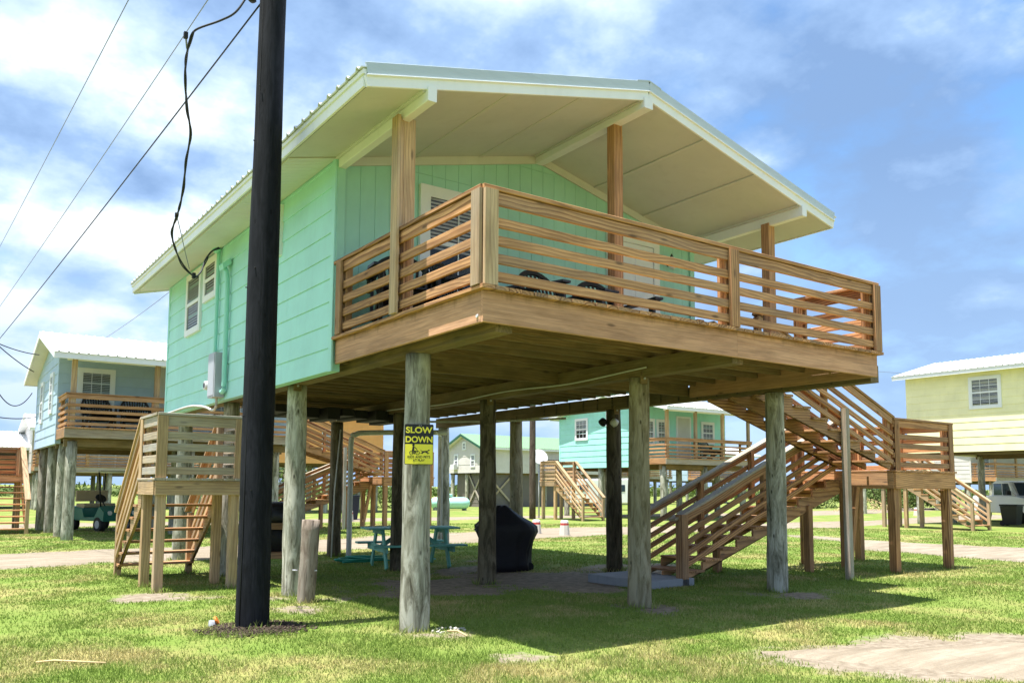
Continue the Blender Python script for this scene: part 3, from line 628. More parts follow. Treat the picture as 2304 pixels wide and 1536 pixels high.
    # floor / subfloor
    bm = bmesh.new(); b_box(bm, (.02, D+.02, H-.036), (6.23, vB-.02, H-.01)); obj('subfloor', bm, 'treated', ho)
    for y in (D-.0,): board('ledger', (.1, y+.06, H-.17), (6.15, y+.06, H-.17), .26, .04, 'treated', ho)
    board('sill_beam', (.06, D+.1, zw0+.06), (.06, vB, zw0+.06), .1, .09, 'treated', ho)
    # windows + door
    window(ho, (-.012, 9.62, 4.79), (0, -1, 0), (-1, 0, 0), 1.0, 1.16, cols=1, trim=.085); window(ho, (-.012, 8.55, 5.02), (0, -1, 0), (-1, 0, 0), .80, .74, trim=.085); window(ho, (-.012, 5.50, 5.01), (0, -1, 0), (-1, 0, 0), .86, .72, trim=.085)
    window(ho, (1.72, D+.004, 4.64), (1, 0, 0), (0, -1, 0), 1.16, 1.48, trim=.12, blinds=.55, cols=2, trim_mat='white_trim', grid_rows=1)
    dx0, dx1, dz = 4.36, 5.46, 5.36; bm = bmesh.new()
    for a, b in (((dx0, D-.03, H), (dx0+.12, D+.008, dz)), ((dx1-.12, D-.03, H), (dx1, D+.008, dz)), ((dx0+.12, D-.028, dz-.12), (dx1-.12, D+.008, dz))): b_box(bm, a, b)
    door = obj('door', bm, 'white_trim', ho)
    block('door_leaf', (dx0+.125, D-.012, H+.02), (dx1-.125, D+.004, dz-.125), 'white_trim', door)
    for (a, b) in ((H+.15, H+.85), (H+1.0, dz-.25)):
        for c in (dx0+.2, (dx0+dx1)/2+.03): block('door_panel', (c, D-.02, a), (c+.3, D-.010, b), 'white_trim', door, ch=.008)
    cyl('door_knob', (dx0+.2, D-.075, H+.95), (dx0+.2, D-.01, H+.95), .03, .022, 'chrome', door, 10)
    # house number on the door casing
    fc = bpy.data.curves.new('num', 'FONT'); fc.body = '6'; fc.size = .17; fc.extrude = .004; fc.align_x = 'CENTER'; t_ = bpy.data.objects.new('num', fc); COL.objects.link(t_); bpy.context.view_layer.update()
    me = bpy.data.meshes.new_from_object(t_.evaluated_get(bpy.context.evaluated_depsgraph_get())); bpy.data.objects.remove(t_); me.materials.clear(); me.materials.append(M['sign_black'])
    o = bpy.data.objects.new('house_number', me); link(o, door, Matrix.Translation((4.42, D-.036, 5.13)) @ Matrix.Rotation(math.pi/2, 4, 'X'))
    # wall lantern
    bm = bmesh.new(); b_lathe(bm, [(.02, 0), (.055, .02), (.06, .12), (.075, .13), (.03, .19), (.01, .2)], 10, (5.66, D-.12, 4.93)); ln = obj('wall_lantern', bm, 'dish_white', ho)
    tube('lantern_arm', [(5.66, D+.0, 5.0), (5.66, D-.1, 5.18), (5.66, D-.12, 5.12)], .012, 'sign_black', ln)
    # roof
    vF, vE, xl, xr, xm = 1.06, vB+.25, -.66, 6.86, 3.1; tk = .15
    bm = bmesh.new(); b_prism(bm, [(xl+.03, vF+.03, 5.30+s*.03), (xm, vF+.03, zu(xm)), (xr-.03, vF+.03, 5.30+s*.03), (xr-.03, vF+.03, 5.30+tk), (xm, vF+.03, zu(xm)+tk), (xl+.03, vF+.03, 5.30+tk)], (0, vE-vF-.06, 0)); roof = obj('roof', bm, 'cream', ho)
    zt0 = 5.30+tk+.035; bm = bmesh.new()
    roof_sheet(bm, (xl-.06, vF-.015, zt0-.015), (xl-.06, vE+.03, zt0-.015), (xm, vF-.015, zu(xm)+tk+.035), (xm, vE+.03, zu(xm)+tk+.035)); obj('metal_sheet', bm, 'roof_white', roof)
    bm = bmesh.new(); roof_sheet(bm, (xr+.06, vF-.015, zt0-.015), (xr+.06, vE+.03, zt0-.015), (xm, vF-.015, zu(xm)+tk+.035), (xm, vE+.03, zu(xm)+tk+.035)); obj('metal_sheet', bm, 'roof_white', roof)
    bm = bmesh.new()
    for sg in (-1, 1): b_prism(bm, [(xm, vF-.02, zu(xm)+tk+.085), (xm+sg*.2, vF-.02, zu(xm)+tk+.085-.2*s), (xm+sg*.2, vF-.02, zu(xm)+tk+.07-.2*s), (xm, vF-.02, zu(xm)+tk+.07)], (0, vE-vF+.05, 0))
    obj('ridge_cap', bm, 'roof_trim', roof)
    for sg, xe in ((-1, xl), (1, xr)):
        # rake: white board under a metal edge trim
        zE = 5.30; nrmz = Vector((0, 0, 1))
        b0 = Vector((xe, vF+.012, zE+.045)); b1 = Vector((xm, vF+.012, zu(xm)+.045))
        board('rake_board', b0, b1, .115, .030, 'white_trim', roof)
        board('rake_trim', b0+Vector((0, -.012, .118)), b1+Vector((0, -.012, .118)), .128, .032, 'roof_trim', roof); board('rake_lip', b0+Vector((0, -.024, .052)), b1+Vector((0, -.024, .052)), .012, .03, 'white_trim', roof)
        board('eave_board', (xe, vF+.03, zE+.058), (xe, vE, zE+.058), .125, .03, 'white_trim', roof); board('eave_trim', (xe+sg*.014, vF+.0, zE+.135), (xe+sg*.014, vE+.02, zE+.135), .05, .04, 'white_trim', roof)
    for x in (xl, xr): board('rake_board', (x, vE-.012, 5.35), (xm, vE-.012, zu(xm)+.05), .16, .03, 'white_trim', roof)
    for x, wd, dp in ((.06, .10, .15), (3.08, .14, .13), (6.14, .10, .15)):
        zc = zu(x)-dp/2+.005; bmn = board('porch_beam', (x, vF-.02, zc), (x, D+.0, zc), dp, wd, 'white_trim', roof, ch=.006)
        for sg in (-1, 1): board('beam_moulding', (x+sg*(wd/2+.02), vF+.032, zu(x+sg*.07)-.012), (x+sg*(wd/2+.02), D-.0, zu(x+sg*.07)-.012), .03, .038, 'cream', roof)
    for x in (1.05, 2.06, 4.12, 5.12): board('ceiling_batten', (x, vF+.034, zu(x)-.006), (x, D-.02, zu(x)-.006), .016, .05, 'cream', roof)
    bmx = []
    yy = D-.02
    while yy < vB:                                    # grooved eave soffit
        a = Vector((xl+.05, yy+.06, zu(xl+.05)-.010)); b = Vector((-.02, yy+.06, zu(-.02)-.010)); board('soffit_board', a, b, .012, .112, 'soffit', roof, ch=.004); yy += .12
    # ---- services on the side wall
    bx = -.02
    c1 = tube('service_mast', cr([(-.06, 8.02, 5.42), (-.06, 8.02, 4.6), (-.06, 8.02, 3.5)], 4), .03, 'mint_pipe', ho, 10)
    bm = bmesh.new(); b_lathe(bm, [(.035, -.05), (.06, -.04), (.075, .03), (.05, .07), (.01, .085)], 12); obj('weatherhead', bm, 'mint_pipe', c1, Matrix.Translation((-.09, 8.02, 5.40)) @ Matrix.Rotation(math.radians(-35), 4, 'Y'), True)
    c2 = tube('vent_pipe', cr([(-.16, 7.50, 5.02), (-.09, 7.46, 4.92), (-.07, 7.42, 4.6), (-.07, 7.42, 3.4), (-.07, 7.42, 3.0), (-.07, 7.55, 2.96), (-.07, 7.66, 2.96)], 5), .038, 'mint_pipe', ho, 10)
    bm = bmesh.new(); b_prism(bm, [(-.03, 7.36, 5.03), (-.03, 7.62, 5.03), (-.15, 7.60, 4.93), (-.15, 7.38, 4.93)], (-.02, 0, .09)); obj('hood', bm, 'mint_pipe', c2)
    bx_ = block('breaker_box', (-.19, 7.54, 2.88), (-.02, 7.90, 3.60), 'grey_metal', ho, ch=.01); block('box_cover', (-.198, 7.555, 2.91), (-.19, 7.885, 3.57), 'grey_metal', bx_, ch=.003)
    mb = block('meter_box', (-.12, 7.905, 2.92), (-.02, 8.10, 3.25), 'grey_metal', ho, ch=.008); cyl('meter_dial', (-.22, 8.0, 3.10), (-.12, 8.0, 3.10), .07, .078, 'dish_white', mb, 16); cyl('dial_face', (-.226, 8.0, 3.10), (-.219, 8.0, 3.10), .045, .045, 'sign_black', mb, 14)
    tube('feed_pipe', cr([(-.08, 7.76, 2.9), (-.08, 7.78, 2.74), (-.07, 8.0, 2.70), (-.05, 8.6, 2.80), (-.05, 9.6, 2.88), (-.05, 11.3, 2.86)], 6), .022, 'pvc', ho, 8)
    # ---- under the house
    tube('underfloor_cable', cr([(3.40, 1.45, zb+.10), (3.41, 3.0, zb+.04), (3.40, 4.5, zb+.07), (3.41, 6.4, zb+.02), (3.41, 8.4, zb+.06), (3.41, 11, zb+.02)], 8), .012, 'pvc', ho, 6)
    tube('drain_pipe', cr([(3.75, 10.98, -.25), (3.75, 10.98, 1.5), (3.75, 10.98, 2.45), (3.85, 10.95, 2.6), (4.2, 10.9, 2.65), (6.0, 10.7, 2.72)], 6), .058, 'pvc', ho, 12)
    tube('water_pipe', [(3.36, 11.02, -.25), (3.42, 11.05, 1.4), (3.55, 11.1, 2.7)], .014, 'pvc', ho, 6)
    tube('conduit', cr([(6.12, 11.08, .0), (6.12, 11.08, 2.4), (6.12, 11.08, 2.58), (6.0, 11.0, 2.66), (5.4, 10.2, 2.7)], 6), .024, 'pvc', ho, 8)
    tube('supply_pipe', cr([(3.7, 8.4, 2.72), (4.6, 8.0, 2.74), (5.4, 7.4, 2.76), (6.1, 6.4, 2.78)], 5), .022, 'pvc', ho, 8)
    bm = bmesh.new(); b_lathe(bm, [(.03, 0), (.07, .02), (.075, .10), (.02, .13)], 12); fl = obj('flood_light', bm, 'dish_white', ho, Matrix.Translation((6.13, 5.12, 2.66)) @ Matrix.Rotation(math.radians(120), 4, 'Y'), True)
    bm = bmesh.new(); b_lathe(bm, [(.03, 0), (.07, .02), (.075, .10), (.02, .13)], 12); obj('flood_lamp', bm, 'rubber', fl, Matrix.Translation((6.10, 5.28, 2.68)) @ Matrix.Rotation(math.radians(-130), 4, 'Y'), True)
    bm = bmesh.new()
    for i in range(9): rx, ry = 1.2+.33*i, 8.6+.1*(i % 3); b_box(bm, (rx, ry, 2.80-.03*(i % 4)), (rx+.25, ry+.9, 2.93))
    obj('duct_insulation', bm, 'rubber', ho)
    return ho
main_house()
switchback('brown pine switchback staircase off the right end of the mint house porch')
# concrete pad at the foot of the stairs
bm = bmesh.new(); b_prism(bm, [(4.85, 4.3, -.15), (4.85, 2.95, -.15), (5.85, 2.95, -.15), (5.85, 4.3, -.15)], (0, 0, .25)); bmesh.ops.bevel(bm, geom=bm.edges[:], offset=.012, segments=1, affect='EDGES')
tag(obj('concrete_pad', bm, 'concrete'), 'grey concrete pad at the foot of the brown staircase', 'slab')

# ------------------------------------------------------------------ straight landing stairs
def landing_stairs(label, w, l, z, n, run, mat='pine_grey', group=None, flight=True, rim='pine_pale'):
    """local frame: landing [0,w]x[0,l] at height z, flight going down along +y"""
    st = thing('landing_stairs', label, 'staircase', (w/2, l/2, 0), group)
    for a, b in (((0, 0), (w, 0)), ((w, l), (0, l))): board('rim_board', (*a, z-.14), (*b, z-.14), .20, .04, rim, st)
    for x in (0, w): board('rim_board', (x, .024, z-.14), (x, l-.024, z-.14), .198, .04, rim, st)
    nb = max(3, int(w/.142))
    for i in range(nb): x = -.03+(w+.06)*(i+.5)/nb; board('deck_board', (x, -.05, z-.018), (x, l+.03, z-.018), .034, (w+.06)/nb-.008, mat, st)
    for x in (.1, w-.1):
        for y in (.10, l-.1): board('support_post', (x, y, -.4), (x, y, z-.04), .125, .125, rim, st, upv=(1, 0, 0))
    rail_run(st, (0, 0, z), (w, 0, z), [.055, .945], (0, -1, 0), mat, post_mat=rim, slat_h=.105)
    rail_run(st, (0, .05, z), (0, l, z), [.92], (-1, 0, 0), mat, post_mat=rim, slat_h=.105, ext=(.05, 0))
    rail_run(st, (w, .05, z), (w, l, z), [.92], (1, 0, 0), mat, post_mat=rim, slat_h=.105, trim=False)
    rise = z/(n+1); CUR0 = CUR[0]; CUR[0] = CUR0 @ Matrix(((0, -1, 0, 0), (1, 0, 0, 0), (0, 0, 1, 0), (0, 0, 0, 1)))   # stringer's x -> our y, its y -> our -x
    for x in (.06, w-.06): stringer('stringer', None, st, l, z, n, rise, run, 1, -x, rim, deep=.14)
    CUR[0] = CUR0
    for i in range(n): board('tread', (.02, l+run*(i+.5), z-rise*(i+1)-.02), (w-.02, l+run*(i+.5), z-rise*(i+1)-.02), .038, run+.02, 'pine', st)
    e = l+run*n
    for x, o in ((0, -1), (w, 1)):
        rail_run(st, (x, l+.02, z), (x, e-.02, rise), [], (o, 0, 0), rim, slat_h=.08, n=4, trim=False, ext=(0, .1), cap_mat='pine_pale')
        board('newel_post', (x-o*.05, e-.03, -.3), (x-o*.05, e-.03, rise+.80), .10, .10, rim, st, upv=(1, 0, 0))
    return st
def at(x, y, deg=0): CUR[0] = Matrix.Translation((x, y, 0)) @ Matrix.Rotation(math.radians(deg), 4, 'Z')
at(-1.27, 6.32); landing_stairs('weathered pine landing with steep steps beside the black utility pole', 1.22, 1.05, 1.57, 7, .235); at(0, 0)

# ------------------------------------------------------------------ neighbouring houses
def cottage(name, label, W, dd, hd, zd, ze, zr, wall, roof_m='roof_white', deck=True, trim='white_trim', front_windows=(), left_windows=(), door=None, pile=True, rail_mat='pine', pitch=.285, low=None, right_wall=True):
    """local frame: front deck edge on y=0, walls from y=dd; ridge along x"""
    ho = thing(name, label, 'house', (W/2, dd+hd/2, 0)); y1 = dd+hd; ov = .45; zw0 = zd-.38
    if pile:
        for i in range(3):
            for j, y in enumerate(([.45] if deck else [])+[dd+.35, dd+hd*.5, y1-.3]):
                x = .25+(W-.5)*i/2; log('pile', (x, y, -.4), (x, y, zw0+.02), .15, .14, 'pile_wood', ho, seed=int(W*31)+i*5+j, n=12, m=5)
        for y in [dd+.35, y1-.3]+([.45] if deck else []): board('girder', (.05, y, zw0-.02), (W-.05, y, zw0-.02), .2, .12, 'treated', ho)
    bm = bmesh.new(); b_box(bm, (.03, dd+.03, zd-.3), (W-.03, y1-.03, zd-.02)); obj('floor_frame', bm, 'treated', ho)
    ym = (dd+y1)/2 if not deck else (0+y1)/2; eF = -ov if deck else dd-ov; eB = y1+ov; s = (zr-ze)/(ym-eF); zu = lambda y: ze+s*(y-eF) if y < ym else zr-(zr-ze)*(y-ym)/(eB-ym)
    lap_wall(ho, (0, y1), (0, dd), zw0, zu(dd), (-1, 0, 0), wall, pitch); 
    lap_wall(ho, (0, dd), (W, dd), zw0 if not deck else zd-.1, zu(dd)-.02, (0, -1, 0), wall, pitch)
    if right_wall: lap_wall(ho, (W, dd), (W, y1), zw0, zu(dd), (1, 0, 0), wall, pitch); lap_wall(ho, (W, y1), (0, y1), zw0, zu(y1)-.02, (0, 1, 0), wall, pitch)
    for x in (-.002, W-.10):
        bm = bmesh.new(); b_prism(bm, [(x, dd, zu(dd)-.01), (x, y1, zu(y1)-.01), (x, ym, zu(ym)-.02)] if zu(dd) < zu(ym) else [(x, dd, zu(dd))]*3, (.10, 0, 0)); obj('gable', bm, wall, ho)
    for x, y, ax in ((-.008, dd+.04, 1), (-.008, y1-.04, 1)): board('corner_board', (x, y, zw0-.01), (x, y, zu(y)-.03), .1, .03, wall, ho, upv=(0, 1, 0))
    xa, xb = -ov*.8, W+ov*.8; t = .12
    bm = bmesh.new(); b_prism(bm, [(xa+.02, eF+.02, ze), (xa+.02, ym, zr), (xa+.02, eB-.02, ze), (xa+.02, eB-.02, ze+t), (xa+.02, ym, zr+t), (xa+.02, eF+.02, ze+t)], (xb-xa-.04, 0, 0)); rf = obj('roof', bm, 'soffit', ho)
    for a, b in ((eF-.05, 1), (eB+.05, 1)):
        bm = bmesh.new(); roof_sheet(bm, (xa-.02, a, ze+t+.02), (xb+.02, a, ze+t+.02), (xa-.02, ym, zr+t+.035), (xb+.02, ym, zr+t+.035)); obj('metal_sheet', bm, roof_m, rf)
    tm = trim if roof_m != 'roof_green' else 'green_trim'
    for y in (eF, eB): board('eave_board', (xa, y, ze+.065), (xb, y, ze+.065), .17, .03, trim, rf)
    for x in (xa, xb):
        for y in (eF, eB): board('rake_board', (x, y+.0, ze+.055), (x, ym, zr+.055), .17, .034, tm, rf)
    if deck:
        z = zd; bm = bmesh.new(); n = int(W/.145)
        for i in range(n): b_box(bm, (W*i/n+.003, -.04, z-.036), (W*(i+1)/n-.003, dd, z))
        dk = obj('deck', bm, rail_mat, ho)
        board('rim_board', (0, .02, z-.16), (W, .02, z-.16), .24, .04, 'pine_grey', dk)
        for x in (.02, W-.02): board('rim_board', (x, .045, z-.16), (x, dd, z-.16), .238, .04, rail_mat, dk)
        for i in range(6): board('joist', (.05, .2+i*(dd-.3)/5, z-.12), (W-.05, .2+i*(dd-.3)/5, z-.12), .14, .04, 'treated', dk)
        rail_run(ho, (.02, .02, z), (W-.02, .02, z), [.015, .33, .66, .985], (0, -1, 0), rail_mat, slat_h=.08, trim=False); rail_run(ho, (.02, .06, z), (.02, dd-.05, z), [.9], (-1, 0, 0), rail_mat, slat_h=.08, trim=False)
        rail_run(ho, (W-.02, .06, z), (W-.02, dd*.45, z), [.9], (1, 0, 0), rail_mat, slat_h=.08, trim=False)
        for i in range(4): x = .18+(W-.36)*i/3; board('porch_post', (x, .12, z), (x, .12, zu(.12)-.0), .13, .13, 'pine_pale', ho, upv=(1, 0, 0))
        board('porch_beam', (0, .12, zu(.12)-.07), (W, .12, zu(.12)-.07), .14, .06, trim, ho)
    for x, zc, wd, ht in front_windows: window(ho, (x, dd-.01, zc), (1, 0, 0), (0, -1, 0), wd, ht, cols=3, grid_rows=2, trim=.11, blinds=.9)
    for y, zc, wd, ht in left_windows: window(ho, (-.012, y, zc), (0, -1, 0), (-1, 0, 0), wd, ht, cols=3, grid_rows=2, trim=.09, blinds=.6)
    if door:
        bm = bmesh.new(); b_box(bm, (door-.5, dd-.05, zd), (door+.5, dd+.0, zd+2.08)); dr = obj('door', bm, trim, ho); block('door_leaf', (door-.4, dd-.062, zd+.02), (door+.4, dd-.048, zd+2.0), 'cream', dr)
    return ho
at(-.92, 18.6); blue = cottage('stilt_cottage', 'sky blue stilt cottage with white metal roof at the left', 6.6, 1.65, 5.2, 2.98, 4.74, 5.82, 'sky_blue', front_windows=((.95, 4.02, .98, 1.5), (4.6, 4.02, .98, 1.4)), left_windows=((2.9, 4.1, .7, 1.2), (5.2, 4.0, .7, 1.3)), door=3.0); at(0, 0)
at(-.5, 18.6); switchback('distant brown switchback staircase off the right end of the blue cottage porch', mat='pine'); at(0, 0)
at(-1.25, 25.9, 180); landing_stairs('weathered steps with pale handrails at the left edge behind the blue cottage', 1.5, 1.1, 1.75, 9, .26, 'pine'); at(0, 0)
at(23.05, 20.35); cottage('stilt_cottage', 'small teal stilt cottage with white roof behind the staircase', 5.9, 1.7, 5.9, 2.80, 4.92, 5.85, 'teal_wall', front_windows=((.55, 4.05, .85, 1.25), (1.5, 4.05, .85, 1.25), (4.6, 4.15, .95, 1.1)), left_windows=((5.8, 4.35, 1.0, 1.1), (3.6, 4.75, .7, .7)), door=2.9); at(0, 0)
at(20.75, 24.9, 180); landing_stairs('pale pine landing steps in front of the teal cottage', 1.25, 1.1, 1.75, 8, .24, 'pine_pale'); at(0, 0)
at(30.5, 13.4, -90); cottage('stilt_cottage', 'pale yellow stilt cottage with white metal roof at the right edge', 10.5, 0, 6.0, 3.36, 6.12, 7.0, 'yellow_wall', deck=False, front_windows=((3.26, 5.32, 1.25, 1.3),), pitch=.30); at(0, 0)
at(28.2, 12.6, 180); landing_stairs('grey pine landing steps in front of the yellow cottage', 1.3, 1.1, 1.85, 9, .27, 'pine'); at(0, 0)
p = pix(862, 1000, 48); at(p.x-6.5, p.y); cottage('stilt_cottage', 'orange stilt cottage glimpsed beneath the mint house', 6.5, 0, 5.5, 3.05, 5.4, 6.6, 'orange_wall', deck=False, front_windows=((3.35, 3.95, 1.05, 1.1), (.9, 3.95, 1.05, 1.1))); at(0, 0)
p = pix(1083, 1060, 60); at(p.x, p.y); lodge = cottage('raised_lodge', 'pale two storey lodge with green metal roof in the distance', 12, 0, 4.6, 2.85, 4.15, 5.2, 'pale_siding', roof_m='roof_green', deck=False, left_windows=((1.1, 3.35, .6, .95), (3.4, 3.4, .6, .95), (2.3, 4.45, .5, .6)), front_windows=((3.0, 3.4, .6, .9),), pitch=.6)
lap_wall(lodge, (.4, 3.9), (.4, .4), 0, 2.45, (-1, 0, 0), 'brown_siding', name='lower_wall'); lap_wall(lodge, (.4, .4), (11.6, .4), 0, 2.45, (0, -1, 0), 'brown_siding', name='lower_wall')
for a, b in (((.32, .4, .1), (.32, 2.2, 2.4)), ((.32, 2.2, .1), (.32, .4, 2.4)), ((.6, .3, .1), (3.0, .3, 2.4)), ((3.0, .26, .1), (.6, .26, 2.4))): board('cross_brace', a, b, .14, .05, 'pine_grey', lodge)
block('balcony', (5.2, -.9, 2.5), (8.5, 0, 2.62), 'brown_siding', lodge)
for i in range(18): block('baluster', (5.25+i*.185, -.88, 2.62), (5.29+i*.185, -.84, 3.45), 'sign_black', lodge)
block('balcony_rail', (5.2, -.9, 3.45), (8.5, -.82, 3.5), 'sign_black', lodge)
block('air_conditioner', (-.35, 3.2, 2.72), (-.02, 3.75, 3.1), 'dish_white', lodge)
at(0, 0)
p = pix(40, 1000, 58); at(p.x-8, p.y); cottage('stilt_cottage', 'dark cottage with white roof far off at the left edge', 9.5, 1.4, 5, 2.0, 3.5, 4.6, 'brown_siding', front_windows=((2, 2.8, 1, 1), (6, 2.8, 1, 1))); at(0, 0)
p = pix(2290, 1060, 66); at(p.x-3, p.y); cottage('stilt_cottage', 'distant brown decked cottage seen beneath the yellow cottage', 9, 1.6, 5, 2.3, 4.2, 5.2, 'pale_siding', front_windows=((2, 3.2, 1, 1),)); at(0, 0)

for px_, D_, wl, lab, W_ in ((250, 55, 'pale_siding', 'pale cottage far behind the golf cart', 8), (560, 62, 'teal_wall', 'pale teal cottage far behind the landing steps', 7), (1440, 74, 'yellow_wall', 'far yellow cottage seen beneath the teal cottage', 8), (1640, 84, 'sky_blue', 'far blue cottage seen behind the lower stair flight', 8)):
    p = pix(px_, 1080, D_); at(p.x-W_*.5, p.y); cottage('stilt_cottage', lab, W_, 1.6, 5, 2.5, 4.5, 5.5, wl, front_windows=((1.5, 3.5, .9, 1.1), (W_-1.6, 3.5, .9, 1.1)), door=W_/2, pitch=.6)
at(0, 0)
# ------------------------------------------------------------------ utility poles and wires
PB = Vector((-1.04, 2.72, 0))
po = thing('utility_pole', 'thick black creosoted utility pole standing in front of the mint house', 'utility pole', PB)
log('shaft', (PB.x, PB.y, -.5), (PB.x+.02, PB.y-.02, 10.5), .178, .120, 'creosote', po, seed=3, n=28, m=30)
tube('ground_wire', [(PB.x-.162+.004*k, PB.y-.085+.002*k, k*.8-.1) for k in range(13)], .006, 'rubber', po, 5)
block('cross_arm', (PB.x-.9, PB.y-.22, 9.3), (PB.x+.9, PB.y-.12, 9.42), 'creosote', po)
bm = bmesh.new(); b_lathe(bm, [(.02, 0), (.045, .02), (.03, .05), (.045, .08), (.02, .11)], 10, (PB.x-.2, PB.y+.08, 6.78)); obj('insulator', bm, 'rubber', po)
for i in range(10):
    a = random.uniform(0, 6.3); z = random.uniform(.8, 6); cyl('nail_head', (PB.x+.165*math.cos(a), PB.y+.165*math.sin(a), z), (PB.x+.185*math.cos(a), PB.y+.185*math.sin(a), z), .007, .007, 'rubber', po, 6)
def wire(label, a, b, sag, r, mat='cable', n=24, name='power_line'):
    a, b = Vector(a), Vector(b); pts = [a.lerp(b, i/n)-Vector((0, 0, sag*4*(i/n)*(1-i/n))) for i in range(n+1)]
    o = tube(name, pts, r, mat, None, 5); tag(o, label, 'wire', 'overhead lines'); return o
TOPC = pix(590, 4, 9.2)
wire('topmost thin grey overhead line crossing the sky at upper left', pix(310, -40, 9.6), pix(-60, 665, 34), .05, .006, 'steel_cable')
wire('middle overhead line running down to the left edge', pix(500, -48, 9.4), pix(-60, 772, 34), .08, .0065, 'steel_cable')
wire('dark overhead line tied to the black utility pole, running down left', TOPC, pix(-60, 832, 36), .10, .010)
wire('thin line from the blue cottage rising behind the mint house eave', pix(180, 795, 27), pix(420, 625, 24), .1, .010, 'steel_cable')
for k, (x0, y0, x1, y1, l) in enumerate(((-20, 765, 88, 798, 'upper'), (-20, 762, 76, 836, 'steep'), (-20, 935, 80, 938, 'level'))):
    wire(f'{l} short line reaching the blue cottage gable from the left edge', pix(x0, y0, 21), pix(x1, y1, 24), .05, .012)
wire('slack drooping line at the blue cottage gable corner', pix(-20, 850, 21), pix(72, 884, 24), .45, .012)
wp = [(1130/2.021, -12, 9.3), (530, 28, 9.3), (495, 47, 9.4), (440, 68, 9.5), (426, 95, 9.6), (420, 130, 9.8), (416, 180, 10), (422, 245, 10.3), (428, 300, 10.6), (420, 360, 11), (412, 420, 11.4), (405, 465, 11.7), (397, 486, 11.9), (388, 520, 12.2), (392, 555, 12.5), (412, 595, 12.9), (436, 621, 13.2), (452, 612, 13.35), (462, 585, 13.5), (476, 566, 13.6), (492, 557, 13.7)]
sd_ = thing('service_drop', 'bundle of black cables drooping from the pole to the mint house meter mast', 'cable', pix(*wp[10]))
tube('twisted_cable', cr([pix(*q) for q in wp], 6), .012, 'cable', sd_, 6)
tube('strand', cr([pix(q[0]+(3 if i % 2 else -3), q[1]+2, q[2]) for i, q in enumerate(wp[3:])], 6), .009, 'cable', sd_, 5)
tube('neutral_strand', cr([pix(*q) for q in ((398, 486, 11.9), (406, 520, 12.0), (415, 560, 12.1), (426, 605, 12.3))], 5), .006, 'steel_cable', sd_, 5)
tube('hanger', [pix(418, 82, 9.6), pix(421, 110, 9.7)], .012, 'steel_cable', sd_, 5)
for x, y, D_, h in ((397, 484, 11.9, .03), (436, 620, 13.2, .04), (418, 80, 9.6, .035)):
    c = pix(x, y, D_); bm = bmesh.new(); b_box(bm, c-Vector((h*.6, h*.6, h)), c+Vector((h*.6, h*.6, h))); obj('connector', bm, 'rubber', sd_)
for x, y, h, r, lab, m_ in ((18.9, 24.7, 9.5, .15, 'brown utility pole standing beside the pale landing steps', 'far_pole'), (42.0, 22.8, 3.2, .2, 'grey post standing in the far lawn beyond the stair landing', 'pile_wood')):
    p_ = thing('utility_pole' if h > 5 else 'lawn_post', lab, 'pole', (x, y, 0)); log('shaft', (x, y, -.4), (x, y, h), r, r*.8, m_, p_, seed=int(x), n=12, m=8)
    if h > 5:
        block('cross_arm', (x-.8, y-.06, h-.9), (x+.8, y+.06, h-.78), 'far_pole', p_)
        wire('line strung from the brown utility pole towards the right behind the house', (x, y, h-.85), (60, 18, 9), .6, .012, 'steel_cable')
    else: block('cap', (x-.22, y-.22, h), (x+.22, y+.22, h+.08), 'grey_metal', p_)

# mulch round the pole
def chips(name, label, c, rx, ry, n, mat, k=1.):
    bm = bmesh.new(); rr = random.Random(5)
    for i in range(n):
        a, q = rr.uniform(0, 6.283), math.sqrt(rr.random()); q = q if rr.random() > .12 else q*1.35; x, y = c[0]+rx*q*math.cos(a), c[1]+ry*q*math.sin(a)
        L_, w_, t_ = rr.uniform(.015, .05)*k, rr.uniform(.008, .016)*max(k, .7), rr.uniform(.006, .012); z = H0(x, y)+rr.uniform(.002, .045)*max(0, 1.1-q)
        F = Matrix.Translation((x, y, z)) @ Matrix.Rotation(rr.uniform(0, 6.3), 4, 'Z') @ Matrix.Rotation(rr.uniform(-.5, .5), 4, 'Y')
        vs = [bm.verts.new(F @ Vector((sx*L_, sy*w_, sz*t_))) for sx in (-1, 1) for sy in (-1, 1) for sz in (-1, 1)]
        for f in ((0, 1, 3, 2), (4, 6, 7, 5), (0, 4, 5, 1), (2, 3, 7, 6), (0, 2, 6, 4), (1, 5, 7, 3)): bm.faces.new([vs[k] for k in f])
    return tag(obj(name, bm, mat), label, 'mulch', None, 'stuff')
chips('mulch', 'ring of dark bark mulch round the foot of the black pole', (-1.0, 2.66), .46, .42, 1500, 'mulch')

